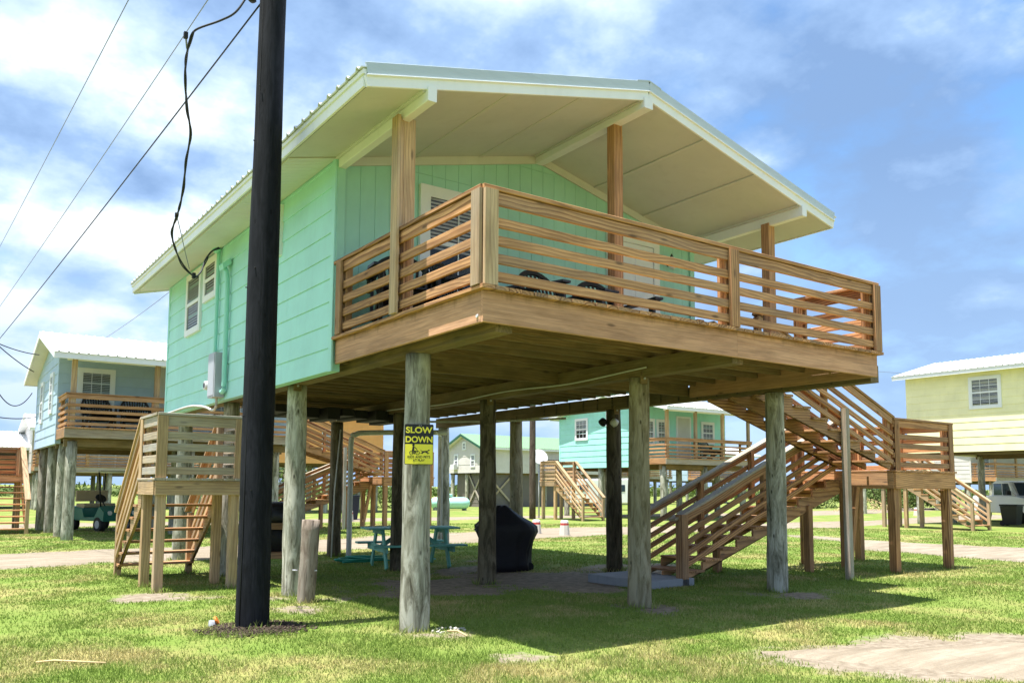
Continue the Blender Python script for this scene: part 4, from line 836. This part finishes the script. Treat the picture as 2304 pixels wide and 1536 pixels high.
# ------------------------------------------------------------------ warning sign on the corner pile
def warning_sign():
    c = Vector((.33, 1.74, 0)); d = (CAM-c); d.z = 0; d.normalize(); d = (d+Vector((.10, -.06, 0))).normalized(); ctr = c+d*.166; ctr.z = 1.905; ex = Vector((-d.y, d.x, 0)); ex = -ex if ex.dot(rt) < 0 else ex
    F = Matrix(((ex.x, 0, d.x, ctr.x), (ex.y, 0, d.y, ctr.y), (0, 1, d.z, ctr.z), (0, 0, 0, 1)))    # local: x right, y up, z out
    W_, H_ = .298, .418; keep = CUR[0]; CUR[0] = F
    sg = thing('warning_sign', 'yellow and black slow down warning sign nailed to the front corner pile', 'sign')
    def plate(name, x0, x1, y0, y1, z0, z1, mat, r=.012):
        bm = bmesh.new(); pts = []
        for cx, cy, a0 in ((x1-r, y1-r, 0), (x0+r, y1-r, 90), (x0+r, y0+r, 180), (x1-r, y0+r, 270)):
            for k in range(5): a = math.radians(a0+k*22.5); pts.append((cx+r*math.cos(a), cy+r*math.sin(a), z0))
        b_prism(bm, pts, (0, 0, z1-z0)); return obj(name, bm, mat, sg)
    plate('plate', -W_/2, W_/2, -H_/2, H_/2, 0, .003, 'sign_black'); plate('yellow_panel', -W_/2+.005, W_/2-.005, -H_/2+.006, .002, .003, .0042, 'sign_yellow', .008)
    def text(name, s, wdt, hgt, y, mat, z=.0032, bold=.012):
        fc = bpy.data.curves.new('t', 'FONT'); fc.body = s; fc.size = 1; fc.offset = bold; fc.extrude = .002; t = bpy.data.objects.new('t', fc); COL.objects.link(t); bpy.context.view_layer.update()
        me = bpy.data.meshes.new_from_object(t.evaluated_get(bpy.context.evaluated_depsgraph_get())); bpy.data.objects.remove(t); n = len(me.vertices); co = np.zeros(n*3); me.vertices.foreach_get('co', co); co = co.reshape(-1, 3)
        lo, hi = co.min(0), co.max(0); co[:, 0] = (co[:, 0]-(lo[0]+hi[0])/2)*wdt/(hi[0]-lo[0]); co[:, 1] = (co[:, 1]-lo[1])*hgt/(hi[1]-lo[1])+y; co[:, 2] = (co[:, 2]-lo[2])*.4+z
        me.vertices.foreach_set('co', co.ravel()); me.materials.clear(); me.materials.append(M[mat]); link(bpy.data.objects.new(name, me), sg)
    text('lettering', 'SLOW', .276, .066, .116, 'sign_yellow', bold=.03); text('lettering', 'DOWN', .280, .066, .018, 'sign_yellow', bold=.03)
    text('lettering', 'KIDS AND PETS', .235, .024, -.142, 'sign_black', .0044, .012); text('lettering', 'AT PLAY', .125, .024, -.176, 'sign_black', .0044, .012)
    def shape(name, polys):
        bm = bmesh.new()
        for q in polys: b_prism(bm, [(x, y, .0043) for x, y in q], (0, 0, .001))
        obj(name, bm, 'sign_black', sg)
    def circ(x, y, r, n=14): return [(x+r*math.cos(2*math.pi*i/n), y+r*math.sin(2*math.pi*i/n)) for i in range(n)]
    def ringp(x, y, r, t, n=16): return [[(x+r*math.cos(a), y+r*math.sin(a)), (x+r*math.cos(b), y+r*math.sin(b)), (x+(r-t)*math.cos(b), y+(r-t)*math.sin(b)), (x+(r-t)*math.cos(a), y+(r-t)*math.sin(a))] for a, b in ((2*math.pi*i/n, 2*math.pi*(i+1)/n) for i in range(n))]
    bx, by = -.048, -.088
    shape('cyclist', ringp(bx-.030, by, .022, .006)+ringp(bx+.034, by, .022, .006)+[circ(bx-.01, by+.078, .0125), [(bx-.022, by+.088), (bx+.004, by+.088), (bx+.008, by+.094), (bx-.02, by+.096)], [(bx-.026, by+.02), (bx-.004, by+.018), (bx+.002, by+.062), (bx-.018, by+.066)], [(bx-.002, by+.058), (bx+.022, by+.036), (bx+.026, by+.041), (bx+.002, by+.064)], [(bx-.022, by+.026), (bx+.014, by+.022), (bx+.016, by+.012), (bx-.022, by+.014)], [(bx+.006, by+.02), (bx+.016, by+.022), (bx+.006, by-.014), (bx-.004, by-.012)], [(bx-.03, by-.003), (bx-.03, by+.004), (bx+.006, by-.006), (bx+.006, by-.012)], [(bx+.022, by+.038), (bx+.028, by+.038), (bx+.036, by+.0), (bx+.030, by+.0)], [(bx-.026, by+.006), (bx+.028, by+.020), (bx+.03, by+.014), (bx-.024, by+.0)]])
    dx, dy = .066, -.075
    shape('dog', [[(dx-.034, dy-.008), (dx+.022, dy-.006), (dx+.026, dy+.008), (dx+.01, dy+.009), (dx-.03, dy+.006)], [(dx+.016, dy+.002), (dx+.03, dy+.006), (dx+.046, dy+.012), (dx+.044, dy+.020), (dx+.034, dy+.022), (dx+.022, dy+.010)], [(dx-.03, dy+.006), (dx-.05, dy+.016), (dx-.052, dy+.013), (dx-.033, dy-.001)], [(dx-.034, dy-.006), (dx-.024, dy-.008), (dx-.044, dy-.022), (dx-.052, dy-.020)], [(dx-.026, dy-.006), (dx-.014, dy-.007), (dx-.030, dy-.024), (dx-.036, dy-.022)], [(dx+.008, dy-.006), (dx+.022, dy-.004), (dx+.044, dy-.016), (dx+.042, dy-.020)], [(dx+.002, dy-.006), (dx+.014, dy-.006), (dx+.034, dy-.024), (dx+.028, dy-.026)]])
    for x in (-.0, .018): 
        bm = bmesh.new(); b_lathe(bm, [(.0045, 0), (.004, .004)], 8, (x, .195, .003)); obj('screw', bm, 'chrome', sg)
    CUR[0] = keep
warning_sign()

# ------------------------------------------------------------------ porch chairs
def adirondack(label, x, y, z, rot):
    """fan-backed chair, local: faces -y, origin under the seat"""
    CUR[0] = Matrix.Translation((x, y, z)) @ Matrix.Rotation(math.radians(rot), 4, 'Z') @ Matrix.Scale(1.15, 4)
    c = thing('adirondack_chair', label, 'chair', (0, 0, 0), 'black plastic porch chairs'); m_ = 'black_plastic'
    for i in range(6):
        t = i/5; yy = -.28+t*.50; board('seat_slat', (-.26, yy, .36-.12*t), (.26, yy, .36-.12*t), .018, .085, m_, c, upv=(0, .24, 1))
    for sx in (-1, 1):
        board('leg', (sx*.28, -.30, 0), (sx*.28, -.30, .56), .09, .035, m_, c, upv=(0, 1, 0)); board('rear_leg', (sx*.28, -.32, .34), (sx*.28, .50, .02), .09, .035, m_, c)
        bm = bmesh.new(); b_prism(bm, [(sx*.25, -.40, .56), (sx*.36, -.40, .56), (sx*.40, -.2, .56), (sx*.37, .30, .57), (sx*.28, .34, .57)][::sx], (0, 0, .024)); obj('armrest', bm, m_, c)
        board('arm_support', (sx*.31, .25, .14), (sx*.31, .25, .565), .06, .03, m_, c, upv=(0, 1, 0))
    # fan back leaning back
    by, bz, lean = .20, .24, .42
    def bp(a, q): return Vector((a*1.0, by+q*math.sin(lean), bz+q*math.cos(lean)))
    n = 11
    for i in range(n):
        t = (i-(n-1)/2)/((n-1)/2); top = .66-.17*t*t; w0, w1 = .19*t, .31*t
        board('back_slat', bp(w0, 0), bp(w1, top), .016, .030, m_, c, upv=(0, -math.cos(lean), math.sin(lean)))
    arc = [bp(.36*math.sin(a), .30+.44*math.cos(a)) for a in np.linspace(-1.75, 1.75, 19)]
    bm = bmesh.new()
    for a, b in zip(arc, arc[1:]):
        nn = Vector((0, -math.cos(lean), math.sin(lean))); ce = bp(0, .30); ra = (a-ce)*.13; rb = (b-ce)*.13; b_prism(bm, [a, b, b-rb, a-ra], nn*-.03)
    obj('back_frame', bm, m_, c)
    for q in (.16, .36): board('back_rail', bp(-.27-.1*q, q)+Vector((0, .02, 0)), bp(.27+.1*q, q)+Vector((0, .02, 0)), .05, .018, m_, c)
    CUR[0] = Matrix.Identity(4)
adirondack('black chair nearest the left porch railing end', .52, 2.42, H, -20)
adirondack('black chair in front of the porch window', 1.42, 2.38, H, 20)
adirondack('black chair between the window and the porch post', 2.50, 2.0, H, 4)
adirondack('black chair beside the front door', 3.40, 2.0, H, -6)
adirondack('dark chair left of the window on the blue cottage porch', .05, 19.55, 2.98, 5)
adirondack('dark chair right of the window on the blue cottage porch', 1.0, 19.6, 2.98, -5)
adirondack('dark chair by the door on the teal cottage porch', 26.9, 21.2, 2.80, 0)
t_ = thing('doormat_box', 'low dark box on the porch by the stair opening', 'box', (5.6, 1.5, H)); block('body', (5.3, 2.3, H+.002), (5.85, 2.9, H+.16), 'black_plastic', t_); block('lid', (5.27, 2.27, H+.162), (5.88, 2.93, H+.19), 'rubber', t_)

# ------------------------------------------------------------------ things under and round the house
def table():
    CUR[0] = Matrix.Translation((4.05, 8.75, -.085)) @ Matrix.Rotation(math.radians(-12), 4, 'Z'); m_ = 'picnic_teal'
    t = thing('picnic_table', 'teal painted wooden picnic table under the mint house', 'table')
    for i in range(5): board('top_plank', (-.92, -.29+i*.145, .74), (.92, -.29+i*.145, .74), .036, .138, m_, t)
    for s in (-1, 1):
        for k in (0, 1): board('bench_plank', (-.92, s*(.58+k*.145), .43), (.92, s*(.58+k*.145), .43), .036, .138, m_, t)
        board('bench_bearer', (s*.66, -.74, .37), (s*.66, .74, .37), .13, .038, m_, t); board('top_bearer', (s*.66, -.33, .68), (s*.66, .33, .68), .085, .038, m_, t)
        for q in (-1, 1): board('leg', (s*.622, q*.58, .0), (s*.622, q*.24, .72), .13, .038, m_, t, upv=(0, 1, 0))
        board('brace', (s*.60, 0, .38), (s*.12, 0, .70), .085, .038, m_, t)
    CUR[0] = Matrix.Identity(4)
table()
def covered_grill():
    CUR[0] = Matrix.Translation((4.98, 6.75, -.05)) @ Matrix.Rotation(math.radians(-28), 4, 'Z')
    g_ = thing('covered_grill', 'barbecue under a black fabric cover beneath the mint house', 'grill'); bm = bmesh.new(); rings = []; n = 88
    prof = [(.0, .44, .29), (.12, .42, .27), (.35, .43, .28), (.55, .50, .31), (.70, .57, .34), (.80, .57, .34), (.88, .48, .30), (.97, .33, .23), (1.06, .22, .16), (1.13, .15, .10), (1.17, .07, .05)]
    for j, (z, a, b) in enumerate(prof):
        ring = []
        for k in range(n):
            t = 2*math.pi*k/n; c_, s_ = math.cos(t), math.sin(t); e = .72; x = -.10*max(0, z-.7)*2+a*math.copysign(abs(c_)**e, c_); y = b*math.copysign(abs(s_)**e, s_)
            fold = 1+(.075*math.sin(7*t+1.3)+.05*math.sin(13*t+.4+z*2)+.03*math.sin(23*t+z*5))*max(0.12, 1-z/.80)+.02*math.sin(5*t+9*z)+.012*math.sin(11*t-14*z)
            ring.append(bm.verts.new((x*fold, y*fold, z+.012*math.sin(5*t))))
        rings.append(ring)
    for a, b in zip(rings, rings[1:]):
        for k in range(n): bm.faces.new((a[k], a[(k+1) % n], b[(k+1) % n], b[k]))
    bm.faces.new(rings[-1]); bm.faces.new(rings[0][::-1]); obj('cover', bm, 'cover_fabric', g_, smooth=True)
    for sx in (-.42, .42): cyl('wheel', (sx, -.06, .06), (sx, .06, .06), .08, .08, 'rubber', g_, 14)
    tube('cover_strap', [(-.55, -.02, .80), (-.60, -.03, .74), (-.57, -.05, .70)], .012, 'grey_metal', g_, 5)
    CUR[0] = Matrix.Identity(4)
covered_grill()
def grill_cart():
    CUR[0] = Matrix.Translation((1.05, 7.95, -.02)) @ Matrix.Rotation(math.radians(-20), 4, 'Z')
    g_ = thing('grill_cart', 'black smoker on a wooden stand behind the utility pole', 'grill')
    for sx in (-.40, .40):
        for sy in (-.28, .28): board('leg', (sx, sy, -.15), (sx, sy, .86), .08, .08, 'pine', g_, upv=(1, 0, 0))
    for z in (.34, .82):
        for sy in (-.33, .33): board('rail', (-.46, sy, z), (.46, sy, z), .11, .036, 'pine', g_)
        block('shelf', (-.44, -.31, z+.03), (.44, .31, z+.055), 'pine', g_)
    bm = bmesh.new(); b_lathe(bm, [(.12, .36), (.27, .42), (.30, .6), (.30, .80)], 20); obj('fire_box', bm, 'rubber', g_, smooth=True)
    bm = bmesh.new(); b_lathe(bm, [(.37, .88), (.40, .93), (.38, 1.08), (.27, 1.18), (.08, 1.22)], 20); obj('lid', bm, 'black_plastic', g_, smooth=True)
    CUR[0] = Matrix.Identity(4)
grill_cart()
s_ = thing('stub_post', 'short weathered grey wooden stub post beside a pile', 'post', (.2, 4.44, 0)); log('shaft', (.20, 4.44, -.3), (.25, 4.42, 1.03), .115, .112, 'stump_wood', s_, seed=41, n=22, m=10)
for a in (2.6, 5.4): cyl('nail', (.2+.10*math.cos(a), 4.44+.10*math.sin(a), .38), (.2+.165*math.cos(a), 4.44+.165*math.sin(a), .385), .012, .010, 'grey_metal', s_, 6)
hp = []
for i in range(70): a = i*.30; r = .30+.05*math.sin(i*1.7)+.002*i; hp.append((3.55+r*1.3*math.cos(a), 9.95+r*.8*math.sin(a), H0(3.55, 9.95)+.02+.0012*i))
hp += [(4.2, 9.6, -.06), (4.6, 9.3, -.05), (5.0, 9.4, -.04)]
tag(tube('garden_hose', cr(hp, 3), .016, 'aqua_hose', None, 6), 'aqua garden hose coiled on the grass by a far pile', 'hose')
v_ = thing('valve_riser', 'short grey pipe stub with orange cap near the utility pole', 'pipe', (-1.34, 3.05, 0)); cyl('pipe', (-1.36, 3.06, -.1), (-1.34, 3.05, .055), .042, .047, 'concrete', v_, 14); cyl('cap', (-1.322, 3.035, .058), (-1.306, 3.028, .068), .045, .042, 'orange_cap', v_, 12)
tag(tube('dry_stick', [(-3.08, 1.92, .02), (-2.95, 1.86, .03), (-2.62, 1.55, .025)], .009, 'straw', None, 5), 'pale dry stick lying on the near lawn at lower left', 'stick')
tag(tube('wood_splinter', [(.47, 1.30, .03), (.50, 1.16, .05), (.51, 1.0, .02)], .010, 'straw', None, 5), 'splinter of pale wood on the grass at the sign pile', 'stick')
chips('gravel', 'scattered pale gravel at the foot of the sign pile', (.60, 1.52), .20, .14, 40, 'cone_white', .35)
def bollard(label, x, y):
    b = thing('bollard', label, 'bollard', (x, y, 0), 'red banded concrete bollards'); bm = bmesh.new()
    def fr(z0, r0, z1, r1, n=8): b_prism  # placeholder
    b_lathe(bm, [(.17, -.1), (.165, .0), (.135, .30)], 8, (x, y, 0)); obj('base', bm, 'concrete' if False else 'cone_white', b)
    bm = bmesh.new(); b_lathe(bm, [(.1352, .30), (.128, .37)], 8, (x, y, 0)); obj('red_band', bm, 'red_paint', b)
    bm = bmesh.new(); b_lathe(bm, [(.128, .37), (.12, .42), (.09, .45)], 8, (x, y, 0)); obj('cap', bm, 'dish_white', b)
for lab, x, y in (('red banded bollard beside the lane, right of the covered grill', 12.42, 14.31), ('red banded bollard half hidden by the covered grill', 12.0, 15.2), ('red banded bollard left of the picnic table', 10.87, 26.71), ('far red banded bollard beneath the stair landing', 41.1, 19.06)): bollard(lab, x, y)
def tank():
    p = pix(1012, 1135, 52); x, y = p.x, p.y; t = thing('propane_tank', 'mint green propane tank in front of the green roofed lodge', 'tank', (x, y, 0)); bm = bmesh.new()
    L_ = 1.25; pr = [(.02, -L_), (.18, -L_+.05), (.31, -L_+.18), (.36, -L_+.38), (.36, L_-.38), (.31, L_-.18), (.18, L_-.05), (.02, L_)]; b_lathe(bm, pr, 20)
    obj('vessel', bm, 'tank_mint', t, Matrix.Translation((x, y, .45)) @ Matrix.Rotation(math.radians(-35), 4, 'Z') @ Matrix.Rotation(math.pi/2, 4, 'Y'), True)
    for s in (-.8, .8): block('foot', (x+s-.08, y-.5*s-.15, -.1), (x+s+.08, y-.5*s+.15, .3), 'concrete', t)
    bm = bmesh.new(); b_lathe(bm, [(.16, .85), (.16, .98), (.05, 1.02)], 12, (x, y, 0)); obj('dome', bm, 'tank_mint', t)
tank()
def dish():
    p = pix(1213, 1027, 40); t = thing('satellite_dish', 'white satellite dish on a mast beside the brown utility pole', 'dish', (p.x, p.y, 0)); cyl('mast', (p.x, p.y, -.2), (p.x, p.y, 2.75), .04, .04, 'grey_metal', t, 8)
    bm = bmesh.new(); b_lathe(bm, [(.02, 0), (.22, .02), (.40, .10), (.41, .11), (.40, .115), (.2, .035), (.01, .015)], 20); obj('reflector', bm, 'dish_white', t, Matrix.Translation((p.x-.05, p.y-.06, 2.85)) @ Matrix.Rotation(math.radians(-15), 4, 'Z') @ Matrix.Rotation(math.radians(62), 4, 'X'), True)
    tube('feed_arm', [(p.x, p.y, 2.6), (p.x-.05, p.y-.5, 2.75)], .015, 'grey_metal', t, 5)
dish()
def wheel(parent, c, ax, r, wd):
    c, ax = Vector(c), Vector(ax); t = cyl('wheel', c-ax*wd/2, c+ax*wd/2, r, r, 'rubber', parent, 20); cyl('rim', c-ax*(wd/2+.008), c+ax*(wd/2+.008), r*.55, r*.55, 'grey_metal', t, 14)
def golf_cart():
    CUR[0] = Matrix.Translation((.95, 24.0, 0)) @ Matrix.Rotation(math.radians(20), 4, 'Z'); g_ = thing('golf_cart', 'dark green golf cart parked under the blue cottage', 'golf cart')
    bm = bmesh.new(); b_prism(bm, [(-.58, -1.15, .32), (-.58, -1.18, .62), (-.58, -.85, .82), (-.58, -.62, .42), (-.58, .05, .40), (-.58, .1, .72), (-.58, 1.0, .78), (-.58, 1.15, .5), (-.58, 1.1, .32)], (1.16, 0, 0)); bmesh.ops.bevel(bm, geom=bm.edges[:], offset=.03, segments=2, affect='EDGES'); obj('body', bm, 'cart_green', g_)
    block('seat', (-.52, .12, .73), (.52, .62, .86), 'seat_tan', g_, ch=.03); block('seat_back', (-.52, .60, .92), (.52, .70, 1.28), 'seat_tan', g_, ch=.03)
    bm = bmesh.new(); b_box(bm, (-.62, -.85, 1.86), (.62, .95, 1.92)); bmesh.ops.bevel(bm, geom=bm.edges[:], offset=.025, segments=2, affect='EDGES'); obj('canopy', bm, 'dish_white', g_)
    for x in (-.55, .55): tube('front_strut', [(x, -.9, .78), (x, -.72, 1.87)], .022, 'rubber', g_); tube('rear_strut', [(x, .95, .75), (x, .86, 1.87)], .022, 'rubber', g_)
    for x in (-.5, .5):
        for y in (-.8, .78): wheel(g_, (x, y, .22), (1, 0, 0), .23, .18)
    tube('steering_column', [(-.25, -.72, .7), (-.25, -.35, 1.02)], .02, 'rubber', g_); bm = bmesh.new(); b_lathe(bm, [(.15, 0), (.17, .01), (.17, .03), (.15, .04)], 16); obj('steering_wheel', bm, 'rubber', g_, Matrix.Translation((-.25, -.34, 1.02)) @ Matrix.Rotation(math.radians(50), 4, 'X'))
    for x in (-.4, .4): cyl('headlight', (x, -1.20, .58), (x, -1.14, .58), .07, .07, 'dish_white', g_, 10)
    CUR[0] = Matrix.Identity(4)
golf_cart()
def pickup():
    p = pix(2290, 1180, 44); CUR[0] = Matrix.Translation((p.x+.4, p.y, 0)) @ Matrix.Rotation(math.radians(-42), 4, 'Z')
    t = thing('pickup_truck', 'white pickup truck parked under the yellow cottage', 'truck')   # faces -y
    bm = bmesh.new(); side = [(-2.75, .45), (-2.8, .80), (-2.72, 1.08), (-1.45, 1.18), (2.75, 1.18), (2.8, .5), (2.35, .42), (2.2, .75), (1.9, .9), (1.55, .85), (1.3, .42), (-1.25, .42), (-1.4, .78), (-1.75, .9), (-2.1, .78), (-2.25, .45)]
    b_prism(bm, [(-.95, y, z) for y, z in side], (1.9, 0, 0)); bmesh.ops.bevel(bm, geom=[e for e in bm.edges], offset=.04, segments=2, affect='EDGES'); obj('body', bm, 'truck_white', t)
    bm = bmesh.new(); cabp = [(-1.45, 1.15), (-.80, 1.82), (.75, 1.86), (1.05, 1.15)]; b_prism(bm, [(-.82, y, z) for y, z in cabp], (1.64, 0, 0)); bmesh.ops.bevel(bm, geom=bm.edges[:], offset=.05, segments=2, affect='EDGES'); obj('cab', bm, 'truck_white', t)
    bm = bmesh.new(); b_prism(bm, [(-.70, -1.42, 1.22), (.70, -1.42, 1.22), (.66, -.90, 1.76), (-.66, -.90, 1.76)], (0, -.02, .02)); obj('windscreen', bm, 'windshield', t)
    for s in (-1, 1):
        for y0, y1 in ((-1.0, -.15), (-.08, .72)): bm = bmesh.new(); b_prism(bm, [(s*.815, y0, 1.22), (s*.815, y1, 1.22), (s*.815, y1, 1.74), (s*.815, max(y0, -.72), 1.74)], (s*.012, 0, 0)); obj('side_window', bm, 'windshield', t)
        wheel(t, (s*.83, -1.75, .40), (1, 0, 0), .41, .26); wheel(t, (s*.83, 1.72, .40), (1, 0, 0), .41, .26)
        block('headlight', (s*.62-.2, -2.83, .78), (s*.62+.2, -2.74, .98), 'chrome', t); block('mirror', (s*.98-.08, -1.15, 1.22), (s*.98+.08, -1.0, 1.42), 'rubber', t)
    block('grille', (-.42, -2.83, .66), (.42, -2.76, .98), 'rubber', t); block('bumper', (-.95, -2.92, .42), (.95, -2.74, .60), 'chrome', t)
    CUR[0] = Matrix.Identity(4)
pickup()
def bin_(label, x, y, mat, h=1.05):
    b = thing('wheelie_bin', label, 'bin', (x, y, 0)); bm = bmesh.new(); b_prism(bm, [(x-.22, y-.26, .05), (x+.22, y-.26, .05), (x+.22, y+.26, .05), (x-.22, y+.26, .05)], (0, 0, h-.1))
    for v in bm.verts:
        if v.co.z > .5: v.co.x = x+(v.co.x-x)*1.3; v.co.y = y+(v.co.y-y)*1.25
    obj('body', bm, mat, b); block('lid', (x-.31, y-.35, h-.045), (x+.31, y+.34, h+.02), mat, b, ch=.015)
    for s in (-.2, .2): cyl('wheel', (x+s-.03, y+.28, .1), (x+s+.03, y+.28, .1), .1, .1, 'rubber', b, 12)
p = pix(788, 1150, 37); bin_('navy bin beyond the far brown staircase', p.x, p.y, 'navy')
p = pix(2278, 1190, 40); bin_('black bin under the yellow cottage in front of the truck', p.x, p.y, 'black_plastic', .85)
def camper():
    p = pix(1352, 1140, 56); CUR[0] = Matrix.Translation((p.x, p.y, 0)) @ Matrix.Rotation(math.radians(-35), 4, 'Z') @ Matrix.Scale(.8, 4); t = thing('camper_trailer', 'white camper trailer parked behind the teal cottage', 'trailer')
    bm = bmesh.new(); b_prism(bm, [(-2.6, -1.1, .5), (-2.3, -1.1, 2.5), (2.4, -1.1, 2.6), (2.6, -1.1, 1.6), (2.4, -1.1, .5)], (0, 2.2, 0)); bmesh.ops.bevel(bm, geom=bm.edges[:], offset=.12, segments=2, affect='EDGES'); obj('body', bm, 'truck_white', t)
    for x in (-1.5, .2, 1.5): block('window', (x-.35, -1.125, 1.5), (x+.35, -1.10, 2.05), 'windshield', t)
    for x in (-.3, .5): wheel(t, (x, -1.02, .34), (0, 1, 0), .34, .2)
    CUR[0] = Matrix.Identity(4)
camper()

# ------------------------------------------------------------------ far vegetation
def shrub(label, x, y, r, h, n, seed, group='scrub bushes beyond the lane'):
    rr = np.random.default_rng(seed); b = thing('scrub_bush', label, 'bush', (x, y, 0), group)
    for k in range(3): a = k*2.1+seed; tube('stem', [(x, y, -.1), (x+.3*r*math.cos(a), y+.3*r*math.sin(a), h*.4), (x+.5*r*math.cos(a), y+.5*r*math.sin(a), h*.75)], .03, 'far_pole', b, 5)
    cl = [(rr.normal(0, .42)*r, rr.normal(0, .42)*r, h*(.25+.6*rr.random()), .28+.3*rr.random()) for _ in range(9)]; bm = bmesh.new()
    for i in range(n):
        cx, cy, cz, cr_ = cl[rr.integers(9)]; d = rr.normal(0, 1, 3); d /= np.linalg.norm(d); q = cr_*r*rr.random()**.33; c = Vector((x+cx+d[0]*q, y+cy+d[1]*q, max(.05, cz+d[2]*q*.8))); s = r*.06*(.6+rr.random())
        e1 = Vector(rr.normal(0, 1, 3)).normalized()*s; e2 = Vector(rr.normal(0, 1, 3)).normalized()*s*.7; bm.faces.new([bm.verts.new(c-e1), bm.verts.new(c+e2), bm.verts.new(c+e1)])
    obj('foliage', bm, 'leaf', b)
rs = random.Random(9)
for i, (px_, py_, D_, r, h) in enumerate(((1815, 1120, 66, 2.6, 2.0), (1860, 1120, 72, 2.4, 2.3), (1905, 1120, 70, 2.2, 1.8), (1990, 1120, 64, 2.5, 2.5), (2040, 1120, 72, 2.4, 2.0), (880, 1120, 58, 2.2, 1.7), (650, 1080, 60, 2.6, 3.4))):
    p = pix(px_, 1110, D_); shrub(('leafy scrub bush behind the lane, leftmost beyond the stairs', 'scrub bush left of the grey lawn post', 'scrub bush just behind the grey lawn post', 'taller scrub bush right of the grey lawn post', 'scrub bush behind the landing posts', 'low scrub bush beyond the picnic table', 'green bush seen behind the stub post')[i], p.x, p.y, r, h, 1500, 50+i)
def far_scrub():
    n = 60000; a = YAW+rng.uniform(-1.1, 1.1, n); d = rng.uniform(110, 260, n); x = CAM.x+np.sin(a)*d; y = CAM.y+np.cos(a)*d
    hmax = .15+2.2*np.clip(fbm(x, y, .05, 61, 3)-.42, 0, 1)*3*vnoise(x, y, .25, 65)+.3*vnoise(x, y, .4, 67); z = hmax*rng.random(n)**.7; s = rng.uniform(.12, .38, n)
    V = np.zeros((n, 3, 3))
    for k in range(3): V[:, k] = np.stack([x, y, z], 1)+rng.normal(0, 1, (n, 3))*s[:, None]
    V[:, :, 2] = np.maximum(V[:, :, 2], 0)
    me = bpy.data.meshes.new('far_scrub'); me.vertices.add(n*3); me.vertices.foreach_set('co', V.ravel()); me.loops.add(n*3); me.loops.foreach_set('vertex_index', np.arange(n*3, dtype=np.int32)); me.polygons.add(n)
    me.polygons.foreach_set('loop_start', np.arange(0, n*3, 3, dtype=np.int32)); me.polygons.foreach_set('loop_total', np.full(n, 3, np.int32)); me.update(calc_edges=True); me.materials.append(M['leaf'])
    tag(link(bpy.data.objects.new('far_scrub', me)), 'low green marsh scrub along the horizon', 'scrub', None, 'stuff')
far_scrub()
p = pix(1950, 1130, 60); mp = chips('straw_heap', 'pale heap of cut straw beyond the lane', (p.x, p.y), 3.2, 1.6, 700, 'straw')
for v in mp.data.vertices: q = math.hypot((v.co.x-p.x)/3.2, (v.co.y-p.y)/1.6); v.co.z += .9*max(0, 1-q)
bpy.context.view_layer.update()
